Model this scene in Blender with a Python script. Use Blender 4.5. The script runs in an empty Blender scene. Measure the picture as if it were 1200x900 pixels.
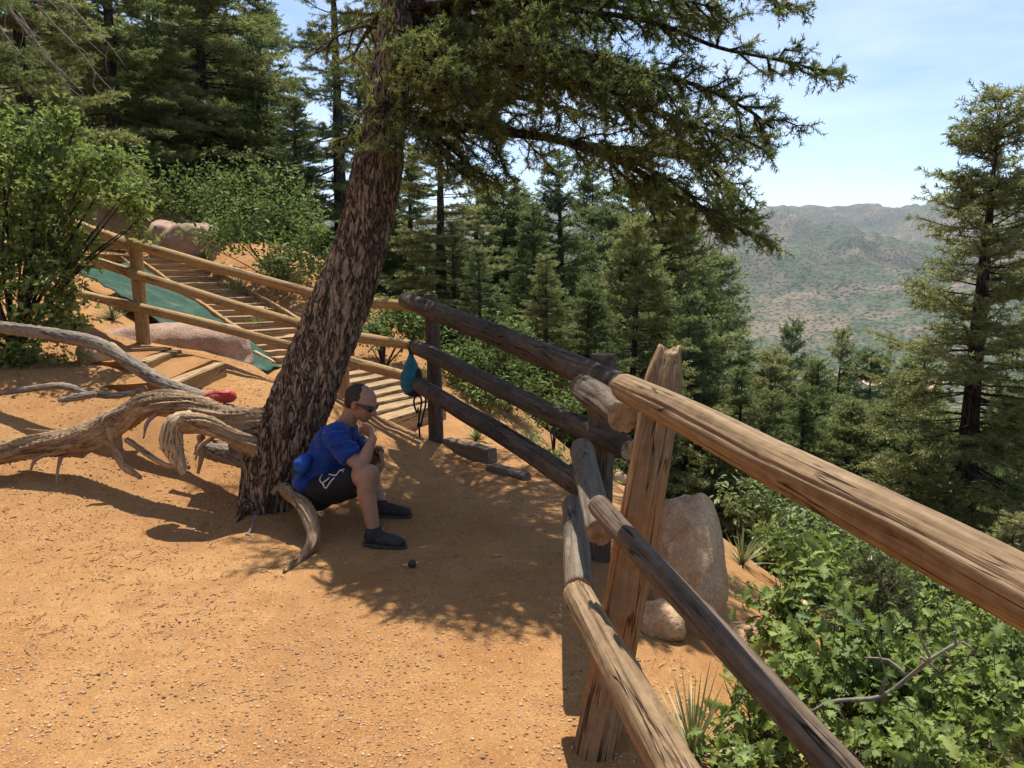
import bpy, bmesh, math, random
import numpy as np
from mathutils import Vector, Matrix, Quaternion
random.seed(7)
rng = np.random.default_rng(11)
scene = bpy.context.scene
COL = scene.collection
R = math.radians

# ------------------------------------------------------------------ camera model
F = 942.0; PITCH = R(9.05); CAMZ = 1.65
CP, SP = math.cos(PITCH), math.sin(PITCH)
def P(px, py, Y):
    """point at ground distance Y (metres ahead) seen in direction px,py"""
    u = (px-600)/F; v = -(py-450)/F
    d = Vector((u, CP+v*SP, -SP+v*CP))
    s = Y/d.y
    return Vector((d.x*s, Y, CAMZ+d.z*s))
def pxm(Y): return Y*1.02/F      # metres per pixel near distance Y

cam_data = bpy.data.cameras.new('camera'); cam = bpy.data.objects.new('camera', cam_data); COL.objects.link(cam)
cam_data.sensor_width = 36; cam_data.lens = 36*F/1200; cam_data.clip_start = 0.05; cam_data.clip_end = 40000
cam.location = (0, 0, CAMZ); cam.rotation_euler = (R(90)-PITCH, 0, 0); scene.camera = cam

# ------------------------------------------------------------------ noise
def _h(i, j, k, seed):
    i = i.astype(np.int64); j = j.astype(np.int64); k = k.astype(np.int64)
    h = (i*374761393 + j*668265263 + k*2147483647 + seed*1274126177) & 0xffffffff
    h = ((h ^ (h >> 13))*1274126177) & 0xffffffff
    h = ((h ^ (h >> 16))*2246822519) & 0xffffffff
    h = h ^ (h >> 15)
    return (h & 0xffffff)/float(0xffffff)*2-1
def vnoise(p, seed=0):
    p = np.asarray(p, float); f = np.floor(p); t = p-f; t = t*t*(3-2*t)
    i, j, k = f[..., 0], f[..., 1], f[..., 2]
    r = 0
    for a in (0, 1):
        for b in (0, 1):
            for c in (0, 1):
                w = (t[..., 0] if a else 1-t[..., 0])*(t[..., 1] if b else 1-t[..., 1])*(t[..., 2] if c else 1-t[..., 2])
                r = r + w*_h(i+a, j+b, k+c, seed)
    return r
def fbm(p, oct=4, seed=0, gain=.5):
    p = np.asarray(p, float); a = 1; s = 0; tot = 0
    for o in range(oct):
        s = s + a*vnoise(p*(2**o)+17.3*o, seed+o); tot += a; a *= gain
    return s/tot
def sstep(a, b, x):
    t = np.clip((x-a)/(b-a), 0, 1); return t*t*(3-2*t)

# ------------------------------------------------------------------ mesh helpers
def np_mesh(name, V, faces, mats=(), smooth=False, tint=None, fmat=None):
    """faces: list of int arrays (n,k)"""
    V = np.ascontiguousarray(V, dtype=np.float32)
    me = bpy.data.meshes.new(name)
    me.vertices.add(len(V)); me.vertices.foreach_set('co', V.ravel())
    li = np.concatenate([f.ravel() for f in faces]).astype(np.int32)
    cnt = np.concatenate([np.full(len(f), f.shape[1]) for f in faces]).astype(np.int32)
    st = np.concatenate([[0], np.cumsum(cnt)[:-1]]).astype(np.int32)
    me.loops.add(len(li)); me.loops.foreach_set('vertex_index', li)
    me.polygons.add(len(cnt)); me.polygons.foreach_set('loop_start', st); me.polygons.foreach_set('loop_total', cnt)
    if smooth: me.polygons.foreach_set('use_smooth', np.ones(len(cnt), bool))
    for m in mats: me.materials.append(m)
    if fmat is not None: me.polygons.foreach_set('material_index', np.asarray(fmat, np.int32))
    me.update(calc_edges=True)
    if tint is not None:
        at = me.attributes.new('tint', 'FLOAT', 'POINT'); at.data.foreach_set('value', np.asarray(tint, np.float32))
    return me
def obj(name, me, parent=None, loc=None, kind=None, label=None, cat=None, group=None):
    o = bpy.data.objects.new(name, me); COL.objects.link(o)
    if loc is not None: o.location = loc
    if parent is not None: o.parent = parent
    if kind: o['kind'] = kind
    if label: o['label'] = label
    if cat: o['category'] = cat
    if group: o['group'] = group
    return o
def empty(name, loc, label, cat, group=None, rz=0):
    o = obj(name, None, loc=loc, label=label, cat=cat, group=group); o.rotation_euler = (0, 0, rz); o.empty_display_size = .1
    return o

def prisms(p0, p1, r0, r1, n=4):
    """N tapered prisms, returns V, F(quads)"""
    p0 = np.asarray(p0, float); p1 = np.asarray(p1, float)
    d = p1-p0; L = np.linalg.norm(d, axis=1, keepdims=True)+1e-9; d = d/L
    a = np.where(np.abs(d[:, 2:3]) > .9, np.array([[1., 0, 0]]), np.array([[0, 0, 1.]]))
    u = np.cross(d, a); u /= np.linalg.norm(u, axis=1, keepdims=True)+1e-9; v = np.cross(d, u)
    N = len(p0); th = np.arange(n)*2*math.pi/n
    c = np.cos(th)[None, :, None]; s = np.sin(th)[None, :, None]
    ring = c*u[:, None]+s*v[:, None]
    A = p0[:, None]+ring*np.reshape(r0, (-1, 1, 1)); B = p1[:, None]+ring*np.reshape(r1, (-1, 1, 1))
    V = np.concatenate([A, B], 1).reshape(-1, 3)
    i = np.arange(n); q = np.stack([i, (i+1) % n, n+(i+1) % n, n+i], 1)
    Fq = (q[None]+(np.arange(N)*2*n)[:, None, None]).reshape(-1, 4)
    return V, Fq
def needles(p0, p1, K, ln, wd, rg, spread=1.0, tint=None, up=0.0):
    """K needle triangles round each twig p0->p1"""
    p0 = np.asarray(p0, float); p1 = np.asarray(p1, float); N = len(p0)
    d = p1-p0; L = np.linalg.norm(d, axis=1, keepdims=True)+1e-9; d = d/L
    a = np.where(np.abs(d[:, 2:3]) > .9, np.array([[1., 0, 0]]), np.array([[0, 0, 1.]]))
    u = np.cross(d, a); u /= np.linalg.norm(u, axis=1, keepdims=True)+1e-9; v = np.cross(d, u)
    t = rg.random((N, K, 1)); th = rg.random((N, K, 1))*2*math.pi
    rad = np.cos(th)*u[:, None]+np.sin(th)*v[:, None]
    base = p0[:, None]+(p1-p0)[:, None]*t
    dr = rad*spread+d[:, None]*(.35+.6*t)+rg.normal(0, .15, (N, K, 3)); dr[..., 2] += up
    dr /= np.linalg.norm(dr, axis=2, keepdims=True)
    w = np.cross(dr, rg.normal(0, 1, (N, K, 3))); w /= np.linalg.norm(w, axis=2, keepdims=True)+1e-9
    l = ln*(.7+.6*rg.random((N, K, 1)))
    A = base-w*wd/2; B = base+w*wd/2; C = base+dr*l+w*wd*.18; D = base+dr*l-w*wd*.18
    V = np.stack([A, B, C, D], 2).reshape(-1, 3)
    Fq = np.arange(N*K*4).reshape(-1, 4)
    tt = None if tint is None else np.repeat(tint, K*4)
    return V, Fq, tt
def catmull(pts, rad, step=.02):
    pts = [np.array(p, float) for p in pts]; rad = list(rad)
    Pn = [2*pts[0]-pts[1]]+pts+[2*pts[-1]-pts[-2]]; Rn = [rad[0]]+rad+[rad[-1]]
    out = []; ro = []
    for i in range(1, len(Pn)-2):
        n = max(2, int(np.linalg.norm(Pn[i+1]-Pn[i])/step))
        for k in range(n):
            t = k/n
            a, b, c, d = Pn[i-1], Pn[i], Pn[i+1], Pn[i+2]
            out.append(.5*((2*b)+(-a+c)*t+(2*a-5*b+4*c-d)*t*t+(-a+3*b-3*c+d)*t**3))
            ro.append(Rn[i]+(Rn[i+1]-Rn[i])*(t*t*(3-2*t)))
    out.append(pts[-1]); ro.append(rad[-1])
    return np.array(out), np.array(ro)
def tube(pts, rad, n=16, disp=None, step=.02, raw=False):
    """swept tube; disp(theta[n], s[m]) -> radial multiplier array (m,n)"""
    if raw: c, r = np.array(pts, float), np.array(rad, float)
    else: c, r = catmull(pts, rad, step)
    m = len(c)
    T = np.gradient(c, axis=0); T /= np.linalg.norm(T, axis=1, keepdims=True)+1e-9
    U = np.zeros_like(c); ref = np.array([0, 1., 0]) if abs(T[0][1]) < .8 else np.array([1., 0, 0])
    u = ref-T[0]*ref.dot(T[0]); u /= np.linalg.norm(u)
    for i in range(m):
        u = u-T[i]*u.dot(T[i]); u /= np.linalg.norm(u)+1e-9; U[i] = u
    W = np.cross(T, U)
    s = np.concatenate([[0], np.cumsum(np.linalg.norm(np.diff(c, axis=0), axis=1))])
    th = np.arange(n)*2*math.pi/n
    rr = np.repeat(r[:, None], n, 1)
    if disp is not None: rr = rr*disp(th, s, c)
    V = c[:, None]+(np.cos(th)[None, :, None]*U[:, None]+np.sin(th)[None, :, None]*W[:, None])*rr[..., None]
    V = V.reshape(-1, 3)
    i = np.arange(m-1)[:, None]; j = np.arange(n)[None]
    q = np.stack([i*n+j, i*n+(j+1) % n, (i+1)*n+(j+1) % n, (i+1)*n+j], -1).reshape(-1, 4)
    V = np.concatenate([V, c[:1], c[-1:]]); a = m*n; b = a+1
    j = np.arange(n)
    t1 = np.stack([np.full(n, a), (j+1) % n, j], 1); t2 = np.stack([np.full(n, b), (m-1)*n+j, (m-1)*n+(j+1) % n], 1)
    return V, q, np.concatenate([t1, t2])
def join(parts):
    """parts: list of (V, [faces]) -> V, faces"""
    V = []; Fs = []; o = 0
    for v, fs in parts:
        V.append(v); Fs += [f+o for f in fs]; o += len(v)
    return np.concatenate(V), Fs

# ------------------------------------------------------------------ materials
def mat(name):
    m = bpy.data.materials.new(name); m.use_nodes = True; nt = m.node_tree; nt.nodes.clear()
    return m, nt, nt.nodes, nt.links
def N(nt, typ, **kw):
    n = nt.nodes.new(typ)
    for k, v in kw.items():
        if k.startswith('i_'):
            key = k[2:].replace('_', ' ')
            n.inputs[key].default_value = v
        else: setattr(n, k, v)
    return n
def ramp(nt, fac, stops):
    r = nt.nodes.new('ShaderNodeValToRGB'); e = r.color_ramp.elements
    while len(e) < len(stops): e.new(.5)
    for el, (p, c) in zip(e, stops): el.position = p; el.color = (*c, 1) if len(c) == 3 else c
    nt.links.new(fac, r.inputs[0]); return r.outputs[0]
def mix(nt, fac, a, b, mode='MIX'):
    m = nt.nodes.new('ShaderNodeMix'); m.data_type = 'RGBA'; m.blend_type = mode
    for s, v in ((m.inputs[0], fac), (m.inputs[6], a), (m.inputs[7], b)):
        if isinstance(v, (int, float)): s.default_value = v
        elif isinstance(v, tuple): s.default_value = (*v, 1)
        else: nt.links.new(v, s)
    return m.outputs[2]
def noise(nt, vec, scale, detail=4, rough=.55, dist=0):
    n = N(nt, 'ShaderNodeTexNoise'); n.inputs['Scale'].default_value = scale; n.inputs['Detail'].default_value = detail
    n.inputs['Roughness'].default_value = rough; n.inputs['Distortion'].default_value = dist
    if vec is not None: nt.links.new(vec, n.inputs['Vector'])
    return n.outputs[0]
def coords(nt, kind='Object', scale=(1, 1, 1)):
    t = N(nt, 'ShaderNodeTexCoord'); m = N(nt, 'ShaderNodeMapping'); m.inputs['Scale'].default_value = scale
    nt.links.new(t.outputs[kind], m.inputs[0]); return m.outputs[0]
def finish(nt, col, rough=.85, bump=None, bstr=.5, bdist=.01, spec=.3, sheen=0):
    b = N(nt, 'ShaderNodeBsdfPrincipled'); o = N(nt, 'ShaderNodeOutputMaterial')
    if isinstance(col, tuple): b.inputs['Base Color'].default_value = (*col, 1)
    else: nt.links.new(col, b.inputs['Base Color'])
    if isinstance(rough, (int, float)): b.inputs['Roughness'].default_value = rough
    else: nt.links.new(rough, b.inputs['Roughness'])
    b.inputs['Specular IOR Level'].default_value = spec
    if sheen: b.inputs['Sheen Weight'].default_value = sheen
    if bump is not None:
        bp = N(nt, 'ShaderNodeBump'); bp.inputs['Strength'].default_value = bstr; bp.inputs['Distance'].default_value = bdist
        nt.links.new(bump, bp.inputs['Height']); nt.links.new(bp.outputs[0], b.inputs['Normal'])
    nt.links.new(b.outputs[0], o.inputs[0])
def attr(nt, name='tint'):
    a = N(nt, 'ShaderNodeAttribute'); a.attribute_name = name; return a.outputs['Fac']
def objrand(nt): return N(nt, 'ShaderNodeObjectInfo').outputs['Random']

def mat_foliage(name, dark, mid, light, trans=.35, nscale=1.2, rough=.5, gloss=.06, obvar=.0):
    m, nt, nd, lk = mat(name)
    t = attr(nt)
    v = coords(nt, 'Object')
    n = noise(nt, v, nscale, 3)
    ad = N(nt, 'ShaderNodeMath', operation='ADD'); lk.new(t, ad.inputs[0]); lk.new(n, ad.inputs[1])
    ml = N(nt, 'ShaderNodeMath', operation='MULTIPLY'); lk.new(ad.outputs[0], ml.inputs[0]); ml.inputs[1].default_value = .5
    c = ramp(nt, ml.outputs[0], [(.22, dark), (.45, mid), (.68, light)])
    if obvar:
        hs = N(nt, 'ShaderNodeHueSaturation'); lk.new(c, hs.inputs['Color'])
        mr = N(nt, 'ShaderNodeMapRange'); lk.new(objrand(nt), mr.inputs[0]); mr.inputs[3].default_value = .5-obvar*.13; mr.inputs[4].default_value = .5+obvar*.06
        lk.new(mr.outputs[0], hs.inputs['Hue'])
        mr2 = N(nt, 'ShaderNodeMapRange'); lk.new(objrand(nt), mr2.inputs[0]); mr2.inputs[3].default_value = 1+obvar*.8; mr2.inputs[4].default_value = 1-obvar*.8
        lk.new(mr2.outputs[0], hs.inputs['Value']); c = hs.outputs[0]
    d = N(nt, 'ShaderNodeBsdfDiffuse'); lk.new(c, d.inputs[0])
    tr = N(nt, 'ShaderNodeBsdfTranslucent')
    c2 = mix(nt, .5, c, (.19, .25, .06), 'MIX'); lk.new(c2, tr.inputs[0])
    g = N(nt, 'ShaderNodeBsdfGlossy'); g.inputs['Roughness'].default_value = rough; g.inputs[0].default_value = (.9, .95, .8, 1)
    m1 = N(nt, 'ShaderNodeMixShader'); m1.inputs[0].default_value = trans; lk.new(d.outputs[0], m1.inputs[1]); lk.new(tr.outputs[0], m1.inputs[2])
    m2 = N(nt, 'ShaderNodeMixShader'); m2.inputs[0].default_value = gloss; lk.new(m1.outputs[0], m2.inputs[1]); lk.new(g.outputs[0], m2.inputs[2])
    o = N(nt, 'ShaderNodeOutputMaterial'); lk.new(m2.outputs[0], o.inputs[0])
    return m

def mat_bark(name, c1, c2, c3, sc=1., bst=.9):
    m, nt, nd, lk = mat(name)
    v = coords(nt, 'Object', (1, 1, .16)); v1 = coords(nt, 'Object', (1, 1, .4))
    n1 = noise(nt, v, 17*sc, 9, .68, 1.1); n3 = noise(nt, v1, 48*sc, 7, .7, .4); n2 = noise(nt, coords(nt, 'Object'), 2.2*sc, 3)
    ab = N(nt, 'ShaderNodeMath', operation='SUBTRACT'); lk.new(n1, ab.inputs[0]); ab.inputs[1].default_value = .5
    ab2 = N(nt, 'ShaderNodeMath', operation='ABSOLUTE'); lk.new(ab.outputs[0], ab2.inputs[0])
    e = ramp(nt, ab2.outputs[0], [(0, (0, 0, 0)), (.055, (1, 1, 1))])
    c = ramp(nt, n3, [(.3, c1), (.5, c2), (.72, c3)])
    c = mix(nt, ramp(nt, n2, [(.35, (0, 0, 0)), (.7, (.7, .7, .7))]), c, tuple((a+b)/2 for a, b in zip(c2, c3)))
    c = mix(nt, e, tuple(x*.6 for x in c1), c)
    hm = mix(nt, .35, e, n3)
    finish(nt, c, .92, hm, bst, .03, .12)
    return m
def mat_log(name, c1, c2, c3, dark, gscale=1., wear=.5, orange=None):
    """grain runs along local Z"""
    m, nt, nd, lk = mat(name)
    v = coords(nt, 'Object', (1, 1, .04)); vw = coords(nt, 'Object', (1, 1, .35)); v0 = coords(nt, 'Object')
    g = noise(nt, v, 60*gscale, 6, .6, .3); g2 = noise(nt, v, 160*gscale, 3, .6); b = noise(nt, vw, 5, 5, .6, .5); kn = noise(nt, v0, 26, 4, .6)
    c = ramp(nt, g, [(.3, c1), (.5, c2), (.7, c3)])
    c = mix(nt, ramp(nt, b, [(.42, (0, 0, 0)), (.68, (wear, wear, wear))]), c, dark)
    if orange: c = mix(nt, ramp(nt, noise(nt, vw, 3.1, 3), [(.42, (0, 0, 0)), (.52, (1, 1, 1))]), c, orange)
    cr = ramp(nt, g2, [(.28, (1, 1, 1)), (.36, (0, 0, 0))])
    c = mix(nt, cr, c, tuple(x*.35 for x in c1))
    c = mix(nt, .25, c, ramp(nt, kn, [(.35, tuple(x*.5 for x in c2)), (.65, c3)]))
    ck = noise(nt, coords(nt, 'Object', (1, 1, .035)), 26*gscale, 3, .5, .15)
    cs = N(nt, 'ShaderNodeMath', operation='SUBTRACT'); lk.new(ck, cs.inputs[0]); cs.inputs[1].default_value = .5
    ca = N(nt, 'ShaderNodeMath', operation='ABSOLUTE'); lk.new(cs.outputs[0], ca.inputs[0])
    crk = ramp(nt, ca.outputs[0], [(.0, (0, 0, 0)), (.006, (.2, .2, .2)), (.014, (1, 1, 1))])
    brk = noise(nt, vw, 9*gscale, 3); crk2 = mix(nt, ramp(nt, brk, [(.42, (1, 1, 1)), (.52, (0, 0, 0))]), crk, (1., 1., 1.))
    c = mix(nt, crk2, tuple(x*.22 for x in c1), c)
    h = mix(nt, .5, g, g2); h = mix(nt, .55, h, crk2)
    finish(nt, c, .85, h, .9, .009, .18)
    return m
def mat_simple(name, col, rough=.8, var=.25, sc=20, bstr=.2, bd=.004, spec=.3, sheen=0):
    m, nt, nd, lk = mat(name)
    v = coords(nt, 'Object'); n = noise(nt, v, sc, 5)
    c = ramp(nt, n, [(.3, tuple(x*(1-var) for x in col)), (.7, tuple(min(1, x*(1+var)) for x in col))])
    finish(nt, c, rough, noise(nt, v, sc*6, 3), bstr, bd, spec, sheen)
    return m
def mat_rock(name, c1, c2, c3, sc=1.):
    m, nt, nd, lk = mat(name)
    v = coords(nt, 'Object')
    n1 = noise(nt, v, 4*sc, 6, .6, .4); n2 = noise(nt, v, 60*sc, 4, .7); n3 = noise(nt, v, 14*sc, 5, .6)
    c = ramp(nt, n1, [(.32, c1), (.52, c2), (.7, c3)])
    c = mix(nt, ramp(nt, n2, [(.36, (.55, .55, .55)), (.6, (0, 0, 0))]), c, tuple(x*.6 for x in c1))
    c = mix(nt, ramp(nt, n3, [(.58, (0, 0, 0)), (.68, (.5, .5, .5))]), c, (.32, .3, .25))
    finish(nt, c, .9, mix(nt, .5, n2, n3), .9, .035, .2)
    return m

M = {}
M['needle_hero'] = mat_foliage('needle_hero', (.028, .046, .014), (.11, .135, .035), (.34, .31, .09), .45, 1.6, gloss=.03)
M['needle'] = mat_foliage('needle', (.04, .062, .02), (.125, .165, .055), (.28, .32, .13), .45, .8, obvar=.45, gloss=.02)
M['needle_blue'] = mat_foliage('needle_blue', (.036, .06, .028), (.11, .155, .07), (.24, .29, .14), .45, .8, obvar=.3, gloss=.02)
M['needle_yellow'] = mat_foliage('needle_yellow', (.06, .075, .02), (.13, .14, .04), (.2, .19, .06), .3, .8)
M['oak'] = mat_foliage('oak', (.04, .075, .012), (.135, .2, .028), (.3, .36, .07), .48, 2, rough=.65, gloss=.035)
M['oak_dark'] = mat_foliage('oak_dark', (.04, .068, .018), (.1, .145, .035), (.21, .25, .075), .45, 2, rough=.6, gloss=.04)
M['shrub'] = mat_foliage('shrub', (.045, .08, .018), (.1, .165, .035), (.19, .25, .07), .42, 1.5, gloss=.02)
M['grass'] = mat_foliage('grass', (.08, .1, .03), (.16, .17, .06), (.3, .27, .12), .35, 2)
M['yucca'] = mat_foliage('yucca', (.10, .12, .04), (.24, .24, .09), (.42, .36, .18), .2, 3)
M['bark_hero'] = mat_bark('bark_hero', (.06, .04, .026), (.25, .175, .115), (.46, .35, .24), 1.25)
M['bark'] = mat_bark('bark', (.025, .018, .014), (.075, .055, .042), (.16, .125, .1), .5)
M['root'] = mat_log('root', (.13, .075, .038), (.32, .205, .11), (.48, .335, .195), (.08, .046, .026), .7, .7)
M['root_grey'] = mat_log('root_grey', (.1, .075, .055), (.23, .18, .13), (.36, .295, .225), (.07, .055, .042), .7, .7)
M['wood_pale'] = mat_log('wood_pale', (.3, .2, .1), (.47, .34, .19), (.58, .45, .28), (.14, .09, .05), .6, .5)
M['dead'] = mat_simple('dead', (.2, .165, .13), .9, .35, 30)
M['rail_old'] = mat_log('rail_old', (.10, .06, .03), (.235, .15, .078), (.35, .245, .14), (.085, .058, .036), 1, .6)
M['rail_shaded'] = mat_log('rail_shaded', (.04, .029, .021), (.095, .07, .05), (.18, .135, .098), (.034, .026, .02), 1, .8)  # far rails and posts: the tree's shade put into a darker wood colour
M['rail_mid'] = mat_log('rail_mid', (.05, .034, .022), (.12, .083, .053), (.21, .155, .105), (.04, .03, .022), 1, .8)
M['post_orange'] = mat_log('post_orange', (.11, .06, .028), (.24, .145, .07), (.35, .235, .13), (.1, .06, .035), 1, .6, (.34, .15, .05))
M['log_end'] = mat_log('log_end', (.14, .07, .03), (.34, .22, .12), (.46, .33, .2), (.15, .07, .04), .4, .5)
M['wood_new'] = mat_log('wood_new', (.26, .145, .058), (.38, .235, .10), (.46, .31, .145), (.24, .135, .055), 1, .5)
M['timber'] = mat_log('timber', (.23, .14, .065), (.36, .235, .115), (.44, .305, .16), (.17, .105, .055), .7, .5)
M['timber_grey'] = mat_log('timber_grey', (.08, .06, .04), (.16, .125, .088), (.24, .19, .135), (.09, .07, .05), .7, .5)
M['granite'] = mat_rock('granite', (.44, .25, .13), (.63, .42, .24), (.72, .54, .35), 1.)
M['granite_pink'] = mat_rock('granite_pink', (.3, .18, .12), (.42, .28, .2), (.5, .36, .27), .8)
M['skin'] = mat_simple('skin', (.29, .155, .1), .5, .15, 14, .1, .002, .4)
M['hair'] = mat_simple('hair', (.035, .022, .016), .7, .4, 90, .6, .003)
M['shirt'] = mat_simple('shirt', (.004, .03, .17), .75, .2, 6, .3, .006, .2, .15)
M['blue_bright'] = mat_simple('blue_bright', (.008, .055, .26), .6, .2, 12, .3, .005)
M['shorts'] = mat_simple('shorts', (.012, .012, .014), .8, .3, 10, .3, .004, .2)
M['white_print'] = mat_simple('white_print', (.5, .5, .52), .7, .15, 20)
M['shoe'] = mat_simple('shoe', (.028, .026, .026), .7, .5, 40, .5, .004)
M['sole'] = mat_simple('sole', (.045, .04, .036), .8, .3, 30)
M['sock'] = mat_simple('sock', (.03, .03, .032), .9, .2, 60)
M['black'] = mat_simple('black', (.008, .008, .009), .25, .2, 20, 0, .001, .6)
M['strap'] = mat_simple('strap', (.012, .012, .013), .7, .3, 40)
M['teal'] = mat_simple('teal', (.008, .12, .18), .5, .25, 14, .4, .01, .4)
M['grey_fabric'] = mat_simple('grey_fabric', (.08, .1, .11), .8, .25, 20)
M['red'] = mat_simple('red', (.42, .04, .022), .5, .25, 12, .5, .01, .4)

# green netting, a woven fine mesh pattern on a cloth
def mat_net():
    m, nt, nd, lk = mat('green_net')
    v = coords(nt, 'Object')
    n = noise(nt, v, 2.5, 4)
    c = ramp(nt, n, [(.3, (.012, .042, .025)), (.55, (.022, .066, .04)), (.75, (.09, .11, .065))])
    w = N(nt, 'ShaderNodeTexVoronoi'); w.inputs['Scale'].default_value = 40; lk.new(v, w.inputs['Vector'])
    c = mix(nt, .04, c, w.outputs['Distance'])
    finish(nt, c, .95, w.outputs['Distance'], .6, .02, .05)
    return m
M['net'] = mat_net()

def mat_ground():
    m, nt, nd, lk = mat('soil')
    v = coords(nt, 'Object')
    a = noise(nt, v, .9, 5, .6); b = noise(nt, v, 9, 6, .65); c_ = noise(nt, v, 90, 3, .7); d = noise(nt, v, 260, 2, .7)
    c = ramp(nt, a, [(.3, (.27, .115, .037)), (.5, (.355, .178, .062)), (.7, (.42, .235, .095))])
    c = mix(nt, ramp(nt, noise(nt, v, 1.7, 4, .6, .8), [(.4, (0, 0, 0)), (.62, (.45, .45, .45))]), c, (.41, .235, .095))
    c = mix(nt, ramp(nt, b, [(.35, (.6, .6, .6)), (.6, (0, 0, 0))]), c, (.27, .125, .045))
    c = mix(nt, ramp(nt, c_, [(.52, (0, 0, 0)), (.66, (.75, .75, .75))]), c, (.5, .315, .16))
    c = mix(nt, ramp(nt, d, [(.33, (.7, .7, .7)), (.45, (0, 0, 0))]), c, (.2, .09, .04))
    c = mix(nt, ramp(nt, noise(nt, v, .55, 5, .65, 1.2), [(.5, (0, 0, 0)), (.66, (.5, .5, .5))]), c, (.235, .115, .045))
    # forest litter where the path ends
    l = attr(nt, 'litter')
    ln = noise(nt, v, 2.2, 5, .65)
    ad = N(nt, 'ShaderNodeMath', operation='ADD'); lk.new(l, ad.inputs[0]); lk.new(ln, ad.inputs[1])
    msk = ramp(nt, ad.outputs[0], [(.95, (0, 0, 0)), (1.0, (1, 1, 1))])
    msk.node.color_ramp.elements[0].position = .86
    lit = ramp(nt, noise(nt, v, 5, 5), [(.3, (.05, .055, .02)), (.5, (.11, .09, .04)), (.7, (.2, .15, .08))])
    c = mix(nt, msk, c, lit)
    h = mix(nt, .4, b, c_)
    h2 = mix(nt, .3, h, d)
    finish(nt, c, .95, h2, .8, .02, .1)
    return m
M['soil'] = mat_ground()
def mat_hills():
    m, nt, nd, lk = mat('hill_forest')
    v = coords(nt, 'Object')
    a = noise(nt, v, .0028, 7, .62, .4); b = noise(nt, v, .012, 5, .65)
    s = mix(nt, .4, a, b)
    tan = ramp(nt, noise(nt, v, .006, 4), [(.35, (.15, .125, .075)), (.6, (.2, .15, .095)), (.72, (.25, .15, .1))])
    grn = ramp(nt, noise(nt, v, .03, 4, .7), [(.3, (.035, .055, .025)), (.7, (.095, .115, .055))])
    c = mix(nt, ramp(nt, s, [(.43, (1, 1, 1)), (.51, (0, 0, 0))]), grn, tan)
    vo = N(nt, 'ShaderNodeTexVoronoi'); vo.inputs['Scale'].default_value = .1; lk.new(v, vo.inputs['Vector'])
    dots = ramp(nt, mix(nt, .35, vo.outputs['Distance'], noise(nt, v, .06, 3)), [(.34, (1, 1, 1)), (.46, (0, 0, 0))])
    dm = mix(nt, 1., dots, ramp(nt, b, [(.35, (1, 1, 1)), (.6, (.55, .55, .55))]), 'MULTIPLY')
    c = mix(nt, dm, c, (.014, .028, .012))
    finish(nt, c, 1, mix(nt, .5, dots, b), 1, 14, .05)
    return m
M['hill'] = mat_hills()

# ------------------------------------------------------------------ terrain
pts = [(-5, -4, .2), (-2, -4, 0), (0, -4, 0), (2, -4, -.6), (6, -4, -4), (-4, 0, .08), (-2, 0, 0), (0, 0, 0), (.6, 0, 0), (1.5, 0, -.25), (4, 0, -2.2), (9, 0, -5.5),
 (-4, 2, .08), (-2, 2, 0), (0, 2, 0), (.6, 2.2, 0), (-4, 3.5, .1), (-2.2, 3.6, 0), (0, 3.5, 0), (.55, 3.6, -.02),
 (-1.6, 5, 0), (-.6, 5, 0), (.1, 5, 0), (-2.4, 4.9, .06), (-3, 5.1, .17), (-3.1, 5.6, .3), (-4.2, 5.4, .35), (-2.2, 5.9, .35), (-3.2, 6.3, .52), (-4.4, 6.6, .73), (-3.6, 6.65, .68), (-4.3, 7.3, .77), (-1.6, 5.8, .15),
 (-2.3, 6.6, .5), (-3.2, 7.1, .66), (-3.7, 8, .79), (-1.57, 7.5, .27), (-.68, 7.1, 0), (-.9, 6.2, .03), (-.1, 6.1, -.02), (-2.6, 8, .55), (-4.4, 8.6, .9),
 (-1.25, 9, -.1), (-.3, 10, -.5), (1.1, 6.7, -.35), (1.6, 5.5, -.55), (1.3, 3.6, -.3), (1.6, 2, -.5), (.2, 7.8, -.3), (3, 2, -1.5), (4, 4, -2.3), (4, 8, -2.8), (3, 12, -3),
 (8, 4, -5), (8, 15, -6.5), (15, 15, -12), (15, 30, -16), (5, 30, -9), (0, 20, -3), (0, 30, -6), (30, 30, -24), (30, 60, -34), (0, 60, -18), (-10, 60, -3), (-8, 30, 3),
 (-8, 22, 2.2), (-10, 18, 1.95), (-5, 19, 1.8), (-6.5, 11, 1.5), (-10, 12, 2.6), (-7, 7, 1.5), (-8, 3, 1.4), (-2, 14, .1), (-20, 20, 7), (-30, 40, 14), (-30, 60, 16), (-20, 0, 5)]
SL = [P(470, 486, 8.6), P(405, 440, 9.9), P(335, 396, 12.2), P(262, 350, 14.4), P(192, 303, 16.8)]
SD = [(.5, .86), (.55, .83), (.8, .6), (.86, .5), (.92, .4)]
for c_, (ax, ay) in zip(SL, SD):
    for w_, dz_ in ((-.75, -.13), (0, -.13), (.7, -.13), (1.7, .22)):
        if dz_ > 0 and c_.y < 11: continue
        pts.append((c_.x+ax*w_, c_.y+ay*w_, c_.z+dz_))
PTS = np.array(pts, float); X0 = PTS[:, :2]; 
def _U(d2): return .5*d2*np.log(d2+1e-9)
_n = len(PTS); A = np.zeros((_n+3, _n+3)); D2 = ((X0[:, None]-X0[None])**2).sum(-1)
A[:_n, :_n] = _U(D2)+np.eye(_n)*.01; A[:_n, _n] = 1; A[:_n, _n+1:] = X0; A[_n, :_n] = 1; A[_n+1:, :_n] = X0.T
W = np.linalg.solve(A, np.concatenate([PTS[:, 2], [0, 0, 0]]))
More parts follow.
